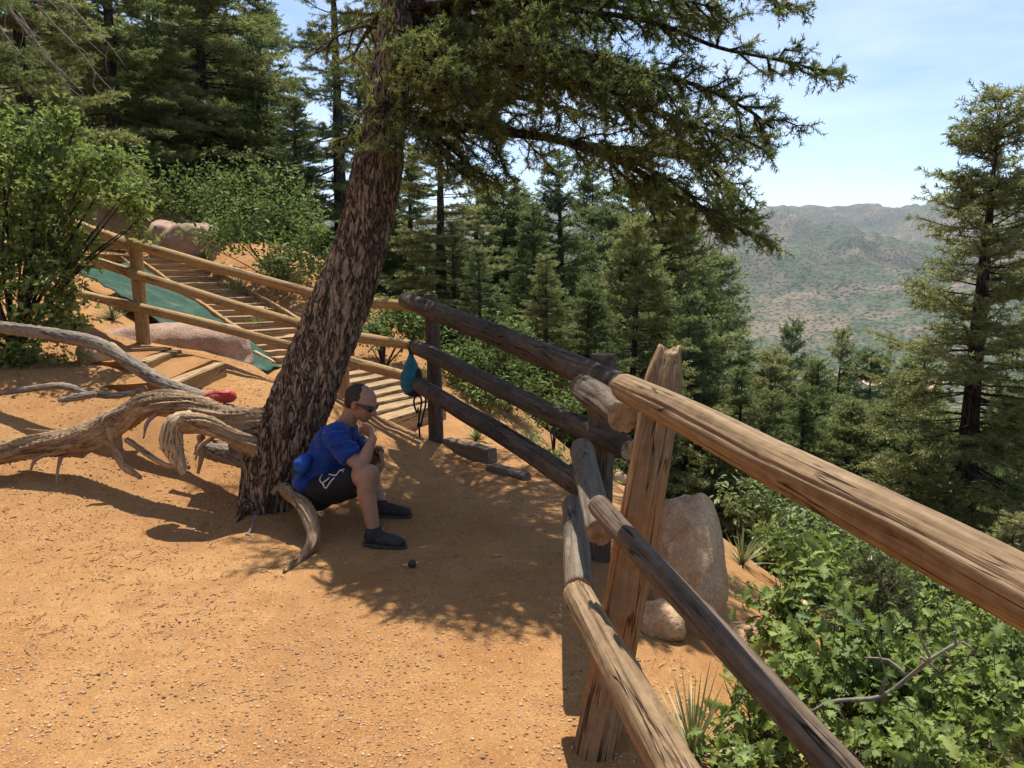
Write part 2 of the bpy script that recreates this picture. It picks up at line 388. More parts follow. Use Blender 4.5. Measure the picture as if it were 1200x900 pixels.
def tps(x, y):
    sh = np.shape(x); q = np.stack([np.ravel(x), np.ravel(y)], 1); out = np.empty(len(q))
    for i in range(0, len(q), 40000):
        s = q[i:i+40000]; d = ((s[:, None]-X0[None])**2).sum(-1)
        out[i:i+40000] = _U(d)@W[:_n]+W[_n]+s@W[_n+1:]
    return out.reshape(sh)
def farz(x, y):
    r = np.hypot(x, y); az = np.degrees(np.arctan2(x, y))
    v = -20-185*sstep(50, 1000, r)
    t = np.clip((r-1500)/3700, 0, 1)
    ridge = 425+22*np.sin(az*.42+1.2)+14*np.sin(az*1.1)-10*np.sin(az*.23)
    z = v+ridge*t**1.15
    q = np.stack([x/700, y/700, np.zeros_like(x)], -1)
    rn = 1-np.abs(fbm(q, 5, 5))*2.2
    z = z+rn*150*sstep(0, .35, t)*(1-sstep(.72, 1, t)*.85)+(1-np.abs(fbm(q*3.3, 4, 9))*2.5)*38*sstep(.02, .3, t)*(1-.6*t)
    z = z-90*np.clip((r-5200)/2500, 0, 1)
    return z
def H(x, y):
    x = np.asarray(x, float); y = np.asarray(y, float)
    r = np.hypot(x, y)
    n = tps(np.clip(x, -70, 70), np.clip(y, -40, 75)); n = np.clip(n, -60, 30)
    w = sstep(55, 170, r)
    z = n*(1-w)+farz(x, y)*w
    q = np.stack([x, y, np.zeros_like(x)], -1)
    edge = sstep(1.2, 4, np.abs(x+.9)) + sstep(5.5, 9, y)
    z = z+fbm(q*1.1, 4, 3)*(.018+.05*np.clip(edge, 0, 1))+fbm(q*9, 3, 4)*.009-np.clip(fbm(q*3.3, 2, 8)-.12, 0, 1)*.06
    return z
def G(x, y): return float(H(np.array([x]), np.array([y]))[0])

az = np.concatenate([np.linspace(-40, 40, 420), np.linspace(41.5, 318.5, 150)])
az = np.radians(az); na = len(az)
rr = [0.25]
while rr[-1] < 9500: rr.append(rr[-1]*(1.016 if rr[-1] < 300 else 1.008 if rr[-1] < 6000 else 1.03)+.002)
rr = np.array(rr); nr = len(rr)
XX = rr[:, None]*np.sin(az)[None]; YY = rr[:, None]*np.cos(az)[None]
ZZ = H(XX, YY)
V = np.stack([XX, YY, ZZ], -1)
i = np.arange(nr-1)[:, None]; j = np.arange(na)[None]
Q = np.stack([i*na+j, (i+1)*na+j, (i+1)*na+(j+1) % na, i*na+(j+1) % na], -1)
Q = Q[:, :, ::-1]
split = int(np.searchsorted(rr, 420))
# near sheet
Vn = V[:split+1].reshape(-1, 3); Qn = Q[:split].reshape(-1, 4)
c0 = len(Vn); Vn = np.concatenate([Vn, [[0, 0, G(0, 0)]]])
jj = np.arange(na); Tn = np.stack([np.full(na, c0), (jj+1) % na, jj], 1)
me = np_mesh('ground', Vn, [Qn, Tn], [M['soil']], True)
def litter(x, y):
    # distance from the bare trail and bare slopes
    f = .0*x
    f = np.maximum(f, sstep(2.2, 4.5, x)*.9)
    f = np.maximum(f, sstep(4, 9, x+.0*y)*1.)
    f = np.maximum(f, sstep(12.5, 17, y+x*.9)*.75)
    f = np.maximum(f, sstep(-5.5, -8, x)*sstep(13, 9, y)*.5)
    f = np.maximum(f, sstep(20, 26, y))
    f = np.maximum(f, sstep(30, 45, np.hypot(x, y)))
    return f
at = me.attributes.new('litter', 'FLOAT', 'POINT'); at.data.foreach_set('value', litter(Vn[:, 0], Vn[:, 1]).astype(np.float32))
gr = obj('ground', me, kind='structure')
Vf = V[split:].reshape(-1, 3)
me = np_mesh('hills', Vf, [Q[:nr-1-split].reshape(-1, 4)], [M['hill']], True)
obj('hills', me, kind='structure')

# ------------------------------------------------------------------ pebbles
def pebbles(n, name, xr, yr, size, matl, seed, mask=None):
    rg = np.random.default_rng(seed)
    u = rg.random(n); y = yr[0]+(yr[1]-yr[0])*u**1.5
    x = (rg.random(n)*2-1)*(y*.72+.15) if xr is None else xr[0]+rg.random(n)*(xr[1]-xr[0])
    keep = (x < .75) & (x > -6)
    cl = fbm(np.stack([x*1.3, y*1.3, 0*x], -1), 3, 21)
    keep &= rg.random(n) < np.clip(.35+cl*1.3+sstep(-.2, -2.2, x)*.55, .06, 1)
    if mask is not None: keep &= mask(x, y)
    x, y = x[keep], y[keep]; n = len(x); z = H(x, y)
    s = size[0]+(size[1]-size[0])*rg.random(n)**5
    t = (1+5**.5)/2
    ico = np.array([(-1, t, 0), (1, t, 0), (-1, -t, 0), (1, -t, 0), (0, -1, t), (0, 1, t), (0, -1, -t), (0, 1, -t), (t, 0, -1), (t, 0, 1), (-t, 0, -1), (-t, 0, 1)], float)/1.9
    fi = np.array([(0, 11, 5), (0, 5, 1), (0, 1, 7), (0, 7, 10), (0, 10, 11), (1, 5, 9), (5, 11, 4), (11, 10, 2), (10, 7, 6), (7, 1, 8), (3, 9, 4), (3, 4, 2), (3, 2, 6), (3, 6, 8), (3, 8, 9), (4, 9, 5), (2, 4, 11), (6, 2, 10), (8, 6, 7), (9, 8, 1)])
    v = ico[None]*(1+rg.normal(0, .18, (n, 12, 1)))*s[:, None, None]*np.stack([.7+.7*rg.random(n), .7+.5*rg.random(n), .4+.35*rg.random(n)], 1)[:, None]
    a = rg.random(n)*6.28; c, sn = np.cos(a)[:, None], np.sin(a)[:, None]
    vx = v[..., 0]*c-v[..., 1]*sn; vy = v[..., 0]*sn+v[..., 1]*c
    v = np.stack([vx+x[:, None], vy+y[:, None], v[..., 2]+(z+s*.12)[:, None]], -1).reshape(-1, 3)
    f = (fi[None]+(np.arange(n)*12)[:, None, None]).reshape(-1, 3)
    me = np_mesh(name, v, [f], [matl], False, np.repeat(rg.random(n), 12))
    return obj(name, me, kind='stuff')
m_, nt, nd, lk = mat('pebble'); finish(nt, ramp(nt, attr(nt), [(.0, (.24, .12, .055)), (.3, (.36, .2, .09)), (.6, (.42, .255, .125)), (.85, (.48, .33, .2)), (1, (.2, .13, .09))]), .9, None, spec=.15)
M['pebble'] = m_
pebbles(150000, 'gravel', None, (1.35, 8.2), (.0022, .0085), M['pebble'], 5)

rg_ = np.random.default_rng(31); n_ = 2600
y_ = 3.2+4.5*rg_.random(n_)**1.2; x_ = -3.6+4.0*rg_.random(n_); c_ = fbm(np.stack([x_*1.4, y_*1.4, 0*x_], -1), 3, 44); k_ = (rg_.random(n_) < .25+c_*1.2+sstep(2.2, .5, np.hypot(x_+1.2, y_-5.2))*.5) & (x_ < .4-.25*(y_-4)*0)
x_, y_ = x_[k_], y_[k_]; z_ = H(x_, y_)+.004; a_ = rg_.random(len(x_))*6.28; l_ = .008+.05*rg_.random(len(x_))**3
p_ = np.stack([x_, y_, z_], -1); q_ = p_+np.stack([np.cos(a_)*l_, np.sin(a_)*l_, rg_.random(len(x_))*.006], -1)
V_, F_ = prisms(p_, q_, np.full(len(x_), .0022), np.full(len(x_), .0014), 4)
obj('fallen_needles', np_mesh('fallen_needles', V_, [F_], [mat_simple('litter', (.2, .11, .055), .9, .4, 30)]), kind='stuff')

# ------------------------------------------------------------------ logs
def log_mesh(L, r0, r1, n=36, seed=0, cracks=3, bend=.0, rough=.05, mats=(), step=.025, cut=.0, square=0., taper_top=0, endmat=1, cd=.3):
    rg = np.random.default_rng(seed)
    m = max(4, int(L/step)); z = np.linspace(0, L, m); th = np.arange(n)*2*math.pi/n
    R0 = (r0+(r1-r0)*z/L)[:, None]*np.ones((1, n))
    q = np.stack([np.cos(th)[None]*2.2+0*z[:, None], np.sin(th)[None]*2.2+0*z[:, None], z[:, None]*1.6+0*th[None]], -1)
    R0 = R0*(1+rough*fbm(q+seed*3.1, 3, seed)+rough*.5*fbm(np.stack([q[..., 0]*4, q[..., 1]*4, q[..., 2]*1.5], -1), 3, seed+5))
    if square:
        sq = np.minimum(1/np.maximum(np.abs(np.cos(th)), .01), 1/np.maximum(np.abs(np.sin(th)), .01)); sq = np.minimum(sq, 1.3)
        R0 = R0*((1-square)+square*sq)[None]
    for c in range(cracks):
        a0 = rg.random()*6.28; z0 = rg.random()*L*.7; zl = L*(.25+.5*rg.random()); wob = fbm(np.stack([z*1.5, 0*z, 0*z+c*9], -1), 2, seed+c)*.25
        dth = np.angle(np.exp(1j*(th[None]-a0-wob[:, None])))
        env = np.clip(sstep(z0-.1, z0+.1, z)*sstep(z0+zl+.1, z0+zl-.1, z), 0, 1)
        w = 6.28/n*.7
        R0 = R0*(1-cd*env[:, None]*np.exp(-(dth/w)**2))
    R0 = R0*(1-.10*sstep(.03, 0, z)[:, None])*(1-.10*sstep(L-.03, L, z)[:, None])
    # knots
    for c in range(int(L*3)):
        a0 = rg.random()*6.28; z0 = rg.random()*L; dth = np.angle(np.exp(1j*(th[None]-a0)))
        R0 = R0*(1+.10*np.exp(-(dth/.3)**2-((z[:, None]-z0)/(r0*.5))**2))
    bx = bend*np.sin(z/L*math.pi)+.012*fbm(np.stack([z, 0*z, 0*z], -1), 2, seed+30); by = .012*fbm(np.stack([z, 0*z+5, 0*z], -1), 2, seed+31)
    V = np.stack([np.cos(th)[None]*R0+bx[:, None], np.sin(th)[None]*R0+by[:, None], z[:, None]+0*th[None]], -1)
    if taper_top:   # rough rounded / broken top
        k = sstep(L-taper_top, L, z)[:, None]
        V[..., 2] += k*min(.05, taper_top*.4)*fbm(np.stack([V[..., 0]*16, V[..., 1]*16, 0*V[..., 0]], -1), 3, seed+9)
        V[..., 0] *= 1-.38*k**1.5; V[..., 1] *= 1-.3*k**1.5
    V = V.reshape(-1, 3)
    i = np.arange(m-1)[:, None]; j = np.arange(n)[None]
    q4 = np.stack([i*n+j, i*n+(j+1) % n, (i+1)*n+(j+1) % n, (i+1)*n+j], -1).reshape(-1, 4)
    # end caps with an inner ring
    caps = []; extra = []; base = len(V)
    jj = np.arange(n)
    for e, ring in ((0, 0), (1, (m-1)*n)):
        rim = V[ring:ring+n]; cen = rim.mean(0); inn = cen+(rim-cen)*.5; inn[:, 2] += (.004+cut*.6)*fbm(np.stack([inn[:, 0]*30, inn[:, 1]*30, inn[:, 2]*0+seed], -1), 2, seed); cen = cen+np.array([0, 0, rg.normal(0, cut*.3)])
        o = base+len(extra)*0+sum(len(x) for x in extra)
        extra += [inn, cen[None]]
        a = np.stack([ring+jj, ring+(jj+1) % n, o+(jj+1) % n, o+jj], 1); b = np.stack([o+jj, o+(jj+1) % n, np.full(n, o+n)], 1)
        if e == 0: a = a[:, ::-1]; b = b[:, ::-1]
        caps.append((a, b))
    V = np.concatenate([V]+extra)
    faces = [q4, caps[0][0], caps[0][1], caps[1][0], caps[1][1]]
    fm = np.concatenate([np.zeros(len(q4))]+[np.full(len(f), endmat if len(mats) > 1 else 0) for f in faces[1:]])
    me = np_mesh('log', V, faces, mats, True, None, fm)
    sm = np.ones(len(me.polygons), bool); sm[len(q4):] = False; me.polygons.foreach_set('use_smooth', sm)
    return me
def align(o, a, b, roll=0):
    d = (Vector(b)-Vector(a)).normalized()
    o.rotation_mode = 'QUATERNION'; o.rotation_quaternion = d.to_track_quat('Z', 'Y')@Quaternion((0, 0, 1), roll)
    o.location = a
def log(name, a, b, r0, r1, parent, mats, seed, **kw):
    a = Vector(a); b = Vector(b); roll = kw.pop('roll', 0)
    base = parent.location if parent is not None else Vector((0, 0, 0))
    me = log_mesh((b-a).length, r0, r1, mats=mats, seed=seed, **kw)
    o = obj(name, me, parent); align(o, a-base, b-base, roll); return o

OLD = [M['rail_old'], M['log_end']]; DK = [M['rail_shaded'], M['log_end']]; PO = [M['post_orange'], M['log_end']]; NW = [M['wood_new'], M['wood_new']]
fence = empty('log_fence', P(700, 875, 2.6), 'weathered log fence with thick round rails and a leaning split post beside the trail', 'fence')
base_z = fence.location.z
# posts
pB0 = P(699, 880, 2.5); pB1 = P(783, 412, 2.85)
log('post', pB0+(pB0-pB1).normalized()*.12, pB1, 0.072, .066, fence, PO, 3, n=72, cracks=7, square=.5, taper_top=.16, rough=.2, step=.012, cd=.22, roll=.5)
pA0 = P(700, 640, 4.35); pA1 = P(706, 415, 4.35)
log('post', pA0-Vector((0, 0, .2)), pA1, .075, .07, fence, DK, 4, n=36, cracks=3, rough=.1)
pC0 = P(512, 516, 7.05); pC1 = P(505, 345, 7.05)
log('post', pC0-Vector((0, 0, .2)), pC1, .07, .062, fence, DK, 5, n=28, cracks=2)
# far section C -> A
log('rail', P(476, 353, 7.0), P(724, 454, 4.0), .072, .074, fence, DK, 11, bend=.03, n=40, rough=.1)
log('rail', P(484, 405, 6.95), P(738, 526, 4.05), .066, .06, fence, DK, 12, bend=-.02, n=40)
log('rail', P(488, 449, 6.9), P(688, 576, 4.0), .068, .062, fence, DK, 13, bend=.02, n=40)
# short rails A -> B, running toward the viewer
log('rail', P(684, 452, 3.95), P(728, 488, 2.85), .066, .062, fence, [M['rail_shaded'], M['log_end']], 14, n=56, rough=.16, cracks=4, cut=.015, step=.012)
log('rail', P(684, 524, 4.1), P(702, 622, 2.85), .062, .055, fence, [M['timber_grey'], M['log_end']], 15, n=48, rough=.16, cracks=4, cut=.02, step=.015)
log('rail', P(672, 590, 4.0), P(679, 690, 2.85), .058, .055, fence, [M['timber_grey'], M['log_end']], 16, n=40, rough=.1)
# near section B -> viewer's right
a = P(727, 451, 2.62); b = P(1150, 672, 1.28); b = a+(b-a)*1.35
log('rail', a, b, .047, .057, fence, OLD, 21, n=84, cracks=8, rough=.12, bend=.012, step=.01, cd=.12)
a = P(700, 588, 2.66); b = P(985, 902, 1.55); b = a+(b-a)*1.5
log('rail', a, b, .037, .041, fence, [M['rail_mid'], M['log_end']], 22, n=64, cracks=5, rough=.12, bend=-.01, step=.012, cd=.2)
a = P(676, 694, 2.72); b = P(800, 925, 1.65); b = a+(b-a)*1.4
log('rail', a, b, .053, .056, fence, [M['rail_old'], M['log_end']], 24, n=64, cracks=6, rough=.13, step=.012, cd=.3, cut=.008, roll=2.2)

# new pale fence on the left
nf = empty('pole_fence', P(168, 402, 8), 'pale new pole fence with three slim rails climbing past the green netting', 'fence')
e0 = P(170, 404, 8); e1 = P(158, 284, 8)
log('post', e0-Vector((0, 0, .15)), e1, .066, .064, nf, NW, 31, n=24, cracks=1)
d0 = P(403, 474, 7.6); d1 = P(400, 352, 7.6)
log('post', d0-Vector((0, 0, .15)), d1, .058, .055, nf, NW, 32, n=24, cracks=1)
for k, (y0, y1, y2, y3) in enumerate([(262, 285, 347, 359), (300, 319, 388, 405), (343, 357, 414, 447)]):
    p0 = P(78, y0-3, 9.3); p1 = P(150, y1, 7.95); p2 = P(385, y2+3, 7.5); p3 = P(498, y3, 7.15)
    log('rail', p0, p1+(p1-p0)*.04, .047, .05, nf, NW, 40+k, n=20, bend=.01)
    log('rail', p1, p2, .05, .045, nf, NW, 45+k, n=20, bend=.015)
    log('rail', p2, p3, .052, .046, nf, NW, 50+k, n=20)
# further posts going up left
q0 = P(80, 330, 9.3); log('post', (q0.x, q0.y, G(q0.x, q0.y)-.1), (q0.x, q0.y, P(80, 252, 9.3).z), .06, .06, nf, NW, 36, n=20)

# ------------------------------------------------------------------ hero tree
def bark_disp(sc=1., amp=.10):
    def f(th, s, c):
        q = np.stack([np.cos(th)[None]*5*sc+0*s[:, None], np.sin(th)[None]*5*sc+0*s[:, None], s[:, None]*3.2*sc+0*th[None]], -1)
        n = 1-np.abs(fbm(q, 3, 71))*2.6
        m = fbm(q*3.1, 3, 75)
        return 1+amp*n+amp*.55*m-amp*.2
    return f
def gnarl(seed, amp=.2, tw=2.5):
    def f(th, s, c):
        a = th[None]+s[:, None]*tw
        q = np.stack([np.cos(a)*2.2, np.sin(a)*2.2, s[:, None]*1.6+0*a], -1)
        q2 = np.stack([np.cos(a)*8, np.sin(a)*8, s[:, None]*2.5+0*a], -1)
        return .86+amp*1.15*fbm(q, 3, seed)-amp*1.2*np.abs(fbm(q2, 3, seed+3))+amp*.6*fbm(q2*2.5, 3, seed+6)
    return f
tb = P(313, 592, 5.15)
tree = empty('fir_tree', (tb.x, tb.y, G(tb.x, tb.y)), 'leaning thick conifer with furrowed bark and exposed roots shading the seated man', 'tree')
def rel(o, par=tree): o.parent = par; o.matrix_parent_inverse = Matrix.Translation(-Vector(par.location)); return o
prof = [(311, 612, 5.15, 34), (313, 592, 5.15, 35), (318, 565, 5.15, 36), (325, 540, 5.16, 42), (335, 510, 5.18, 45), (350, 475, 5.2, 41), (365, 440, 5.22, 39), (381, 400, 5.24, 38), (401, 350, 5.27, 37), (419, 300, 5.3, 34), (432, 250, 5.33, 32), (442, 200, 5.36, 31), (450, 150, 5.4, 27), (456, 100, 5.45, 24), (461, 50, 5.5, 22), (465, 0, 5.55, 19), (468, -60, 5.65, 17)]
tp = [P(a, b, c) for a, b, c, d in prof]; tr = [d*pxm(c)*(.83 if b < 520 else .9) for a, b, c, d in prof]
top = tp[-1]
tp += [top+Vector((.05, .35, .6)), top+Vector((.1, .8, 1.3)), top+Vector((.12, 1.3, 2.1))]; tr += [.075, .05, .02]
v, q, t = tube(tp, tr, 190, bark_disp(1.3, .12), .014)
rel(obj('trunk', np_mesh('trunk', v, [q, t], [M['bark_hero']], True)))
def root(path, matl='root', n=40, seed=1, amp=.22, tw=2.5, step=.012, name='root', par=tree):
    p = [P(a, b, c) for a, b, c, d in path]; r = [d*pxm(c)*1.06 for a, b, c, d in path]; n = int(n*1.4)
    v, q, t = tube(p, r, n, gnarl(seed, amp, tw), step)
    # local frame along the root so that grain follows it
    me = np_mesh(name, v, [q, t], [M[matl]], True)
    a, b = Vector(p[0]), Vector(p[-1]); d = (b-a).normalized(); rot = d.to_track_quat('Z', 'Y').to_matrix().to_4x4(); rot.translation = a
    me.transform(rot.inverted()); o = obj(name, me)
    if par is not None:
        o.parent = par; loc = Matrix.Translation(-Vector(par.location))@rot
    else: loc = rot
    o.rotation_mode = 'QUATERNION'; o.location = loc.to_translation(); o.rotation_quaternion = loc.to_quaternion()
    return o
root([(330, 500, 5.2, 26), (300, 497, 5.13, 22), (262, 490, 5.12, 17), (218, 476, 5.18, 15), (172, 474, 5.22, 15), (138, 494, 5.25, 17), (92, 516, 5.22, 17), (42, 524, 5.2, 16), (-20, 534, 5.15, 15), (-90, 545, 5.1, 12)], 'root', 60, 5, .28, 2)
root([(322, 540, 5.08, 20), (300, 524, 5.02, 13), (272, 511, 4.95, 10), (240, 497, 4.92, 12), (212, 494, 4.9, 13)], 'root', 44, 8, .25, 3)
root([(226, 490, 4.92, 10), (206, 498, 4.9, 13), (201, 518, 4.88, 14), (208, 538, 4.87, 10), (216, 556, 4.86, 4)], 'wood_pale', 44, 12, .25, 3)
root([(300, 500, 5.25, 14), (250, 473, 5.5, 9), (225, 462, 5.6, 9), (193, 450, 5.65, 9), (162, 432, 5.75, 9), (125, 408, 5.9, 8.5), (95, 398, 6.0, 9), (45, 390, 6.1, 8.5), (0, 384, 6.2, 8), (-60, 380, 6.3, 7)], 'root_grey', 32, 15, .18, 1.5)
root([(172, 455, 5.75, 4), (140, 463, 5.7, 4), (105, 461, 5.75, 5), (70, 452, 5.8, 5), (20, 458, 5.9, 4), (-20, 462, 6, 4)], 'root_grey', 20, 18, .2, 2)
root([(112, 462, 5.65, 4), (88, 466, 5.65, 5), (68, 470, 5.6, 2)], 'root_grey', 20, 19, .2, 2)
root([(30, 503, 5.35, 1.5), (60, 508, 5.3, 4.5), (80, 504, 5.3, 4), (97, 498, 5.3, 2)], 'root', 20, 20, .2, 2)
root([(332, 572, 5.0, 9), (346, 584, 4.72, 8), (356, 594, 4.6, 9), (364, 612, 4.5, 8.5), (367, 632, 4.4, 7.5), (358, 648, 4.3, 6), (345, 660, 4.18, 5), (333, 671, 4.06, 2.5)], 'root', 44, 23, .28, 3)
root([(335, 570, 5.05, 20), (300, 540, 5.12, 16), (262, 531, 5.18, 14), (232, 524, 5.2, 10)], 'root_grey', 40, 27, .22, 2)
root([(133, 500, 5.22, 10), (136, 522, 5.2, 8), (145, 545, 5.15, 6), (165, 560, 5.1, 3)], 'root', 24, 31, .25, 3)
root([(148, 515, 5.2, 4), (170, 530, 5.15, 4), (195, 545, 5.08, 3.5), (222, 548, 5.05, 2.5)], 'root', 18, 33, .25, 3)
root([(72, 535, 5.2, 3), (68, 550, 5.12, 2), (66, 568, 5.05, 1.2)], 'root', 12, 35, .2, 3)
root([(235, 510, 5.0, 5), (237, 530, 5.0, 4), (232, 555, 4.98, 2)], 'root', 16, 37, .2, 3)
for k_, (x_, y_, Y_) in enumerate([(150, 478, 5.2), (190, 474, 5.2), (110, 505, 5.22), (235, 485, 5.1), (270, 520, 5.1), (60, 525, 5.2), (215, 470, 5.4), (255, 505, 5.0)]):
    q_ = random.Random(k_+3); dx = q_.choice((-1, 1))*q_.uniform(12, 45); dy = q_.uniform(14, 50)
    root([(x_, y_, Y_, 4.5), (x_+dx*.3, y_+dy*.25, Y_-.03, 3.5), (x_+dx*.8, y_+dy*.55, Y_-.06, 2.5), (x_+dx, y_+dy, Y_-.1, 1.2)], q_.choice(('root', 'root_grey')), 12, 60+k_, .25, 4)
root([(292, 590, 5.0, 12), (284, 600, 4.95, 6), (276, 615, 4.88, 2)], 'bark_hero', 16, 41, .2, 2)

# limbs and foliage of the hero tree
rgh = np.random.default_rng(42)
class Wood:
    def __init__(s): s.a = []; s.b = []; s.ra = []; s.rb = []; s.tw = []
    def seg(s, a, b, ra, rb): s.a.append(a); s.b.append(b); s.ra.append(ra); s.rb.append(rb)
SUN_EL = 66.0; SUN_AZ = 4.0     # azimuth clockwise from +Y (ahead)
sd = np.array([math.sin(R(SUN_AZ))*math.cos(R(SUN_EL)), math.cos(R(SUN_AZ))*math.cos(R(SUN_EL)), math.sin(R(SUN_EL))])
def shadow_ok(p):
    """the photo's front edge of the shade: keep the crown out of rays that would reach the sunlit foreground"""
    s = p-sd*(p[2]/sd[2]); return not (s[1] < 3.15-.55*max(0, s[0])+ .35*max(0, -s[0]-.3) and s[0] < .75)
def bough(W, pts, r0, r1, dens=1., side=.55, twl=.10, cull=None, skip=.12, droop=.15, upt=0):
    c, r = catmull(pts, np.linspace(r0, r1, len(pts)), .06)
    L = np.concatenate([[0], np.cumsum(np.linalg.norm(np.diff(c, axis=0), axis=1))]); T = L[-1]
    for k in range(len(c)-1): W.seg(c[k], c[k+1], r[k], r[k+1])
    s = skip*T
    while s < T:
        k = min(len(c)-2, int(np.searchsorted(L, s))); p = c[k]; d = c[k+1]-c[k]; d = d/(np.linalg.norm(d)+1e-9)
        for sgn in (-1, 1):
            if rgh.random() > .9*dens: continue
            lat = np.cross(d, [0, 0, 1.]); lat /= np.linalg.norm(lat)+1e-9
            dr = d*rgh.uniform(.3, .9)+lat*sgn*rgh.uniform(.5, 1)+np.array([0, 0, rgh.uniform(-.55-droop, .35+upt)])
            dr /= np.linalg.norm(dr)
            bl = side*(.58+.42*(1-s/T))*rgh.uniform(.45, 1.1)
            nseg = max(2, int(bl/.07)); a = p.copy()
            if cull is not None and not cull(p+dr*bl): continue
            for m in range(nseg):
                dd = dr+rgh.normal(0, .22, 3)+np.array([0, 0, -droop*m/nseg]); dd /= np.linalg.norm(dd)
                b = a+dd*bl/nseg; rb = .0055*(1-m/nseg)+.0016
                W.seg(a, b, rb+.001, rb)
                if m > 0 or rgh.random() < .4:
                    for _ in range(4):
                        if rgh.random() < .95:
                            td = dd*.6+rgh.normal(0, .7, 3); td[2] -= .1; td /= np.linalg.norm(td); tl = twl*rgh.uniform(.5, 1.3)
                            W.tw.append((b, b+td*tl))
                W.tw.append((a, b)); a = b
        s += rgh.uniform(.042, .085)/max(dens, .3)
    W.tw.append((c[-2], c[-1]+(c[-1]-c[-2])))
Wd = Wood()
def PL(l): return [np.array(P(a, b, c)) for a, b, c in l]
lims = [
 # right side, lowest long limb
 ([(462, 140, 5.4), (560, 152, 5.3), (650, 163, 5.15), (725, 188, 5.05), (790, 228, 4.95), (845, 258, 4.9), (900, 282, 4.85)], .045, .008, .75, .55),
 ([(640, 160, 5.15), (700, 170, 5.3), (770, 180, 5.4), (830, 195, 5.4), (865, 235, 5.3)], .022, .006, .85, .5),
 ([(462, 100, 5.4), (540, 95, 5.1), (610, 80, 4.95), (680, 95, 4.85), (750, 120, 4.75), (820, 150, 4.7), (870, 160, 4.7)], .03, .007, 1., .5),
 ([(463, 50, 5.5), (560, 40, 5.3), (640, 60, 5.2), (720, 85, 5.1), (800, 95, 5.05), (870, 125, 5.0), (905, 150, 5.)], .032, .007, .95, .5),
 ([(464, 10, 5.5), (560, 0, 5.4), (660, 10, 5.3), (760, 25, 5.2), (840, 55, 5.1), (900, 68, 5.05), (972, 84, 5.0)], .03, .005, .8, .42),
 ([(466, -40, 5.6), (560, -70, 5.5), (680, -60, 5.4), (800, -30, 5.3), (880, -10, 5.25), (930, 14, 5.2)], .03, .005, .8, .42),
 ([(466, 20, 5.55), (580, 60, 5.8), (680, 110, 6.0), (770, 150, 6.0), (830, 200, 6.0), (860, 260, 5.9)], .03, .006, .9, .5),
 ([(700, 175, 5.1), (740, 215, 5.2), (775, 240, 5.2), (805, 262, 5.1)], .015, .005, .7, .4),
 ([(463, 70, 5.4), (540, 60, 5.0), (610, 50, 4.8), (680, 60, 4.7), (740, 80, 4.6), (790, 110, 4.6)], .028, .006, .8, .42),
 ([(466, -20, 5.6), (560, -30, 5.3), (660, -25, 5.1), (760, -10, 5.), (840, 10, 4.95)], .028, .006, .8, .42),
 ([(690, 172, 5.1), (740, 190, 4.9), (790, 215, 4.8), (830, 250, 4.8), (850, 275, 4.8)], .014, .005, 1., .36),
 ([(457, 110, 5.4), (480, 135, 5.1), (510, 165, 4.95), (530, 200, 4.9)], .018, .006, .9, .32),
 # dark foliage just right of the trunk
 ([(458, 120, 5.4), (500, 150, 5.2), (540, 185, 5.1), (575, 215, 5.1)], .022, .006, .9, .38),
 ([(460, 80, 5.4), (510, 100, 5.7), (560, 130, 6.0), (600, 150, 6.2), (640, 190, 6.3)], .022, .006, .8, .45),
 ([(462, 30, 5.5), (510, 60, 5.0), (550, 110, 4.8), (570, 140, 4.75)], .02, .006, 1., .4),
 # toward the viewer, in front of the trunk
 ([(455, 110, 5.3), (450, 130, 5.1), (450, 160, 4.95), (462, 175, 4.85)], .016, .006, .7, .22),
 ([(462, 60, 5.4), (490, 70, 5.1), (520, 90, 4.85), (550, 95, 4.7)], .02, .006, .8, .28),
 # left of the trunk
 ([(450, 110, 5.4), (430, 125, 5.3), (412, 150, 5.2), (402, 172, 5.2)], .016, .005, .6, .2),
 ([(460, 40, 5.5), (430, 30, 5.5), (400, 40, 5.5), (370, 60, 5.5)], .016, .005, .4, .3),
]
for pl, r0, r1, de, sidl in lims: bough(Wd, PL(pl), r0*.85, r1, min(1.05, de*1.0), sidl*.95, droop=.04, upt=.12)
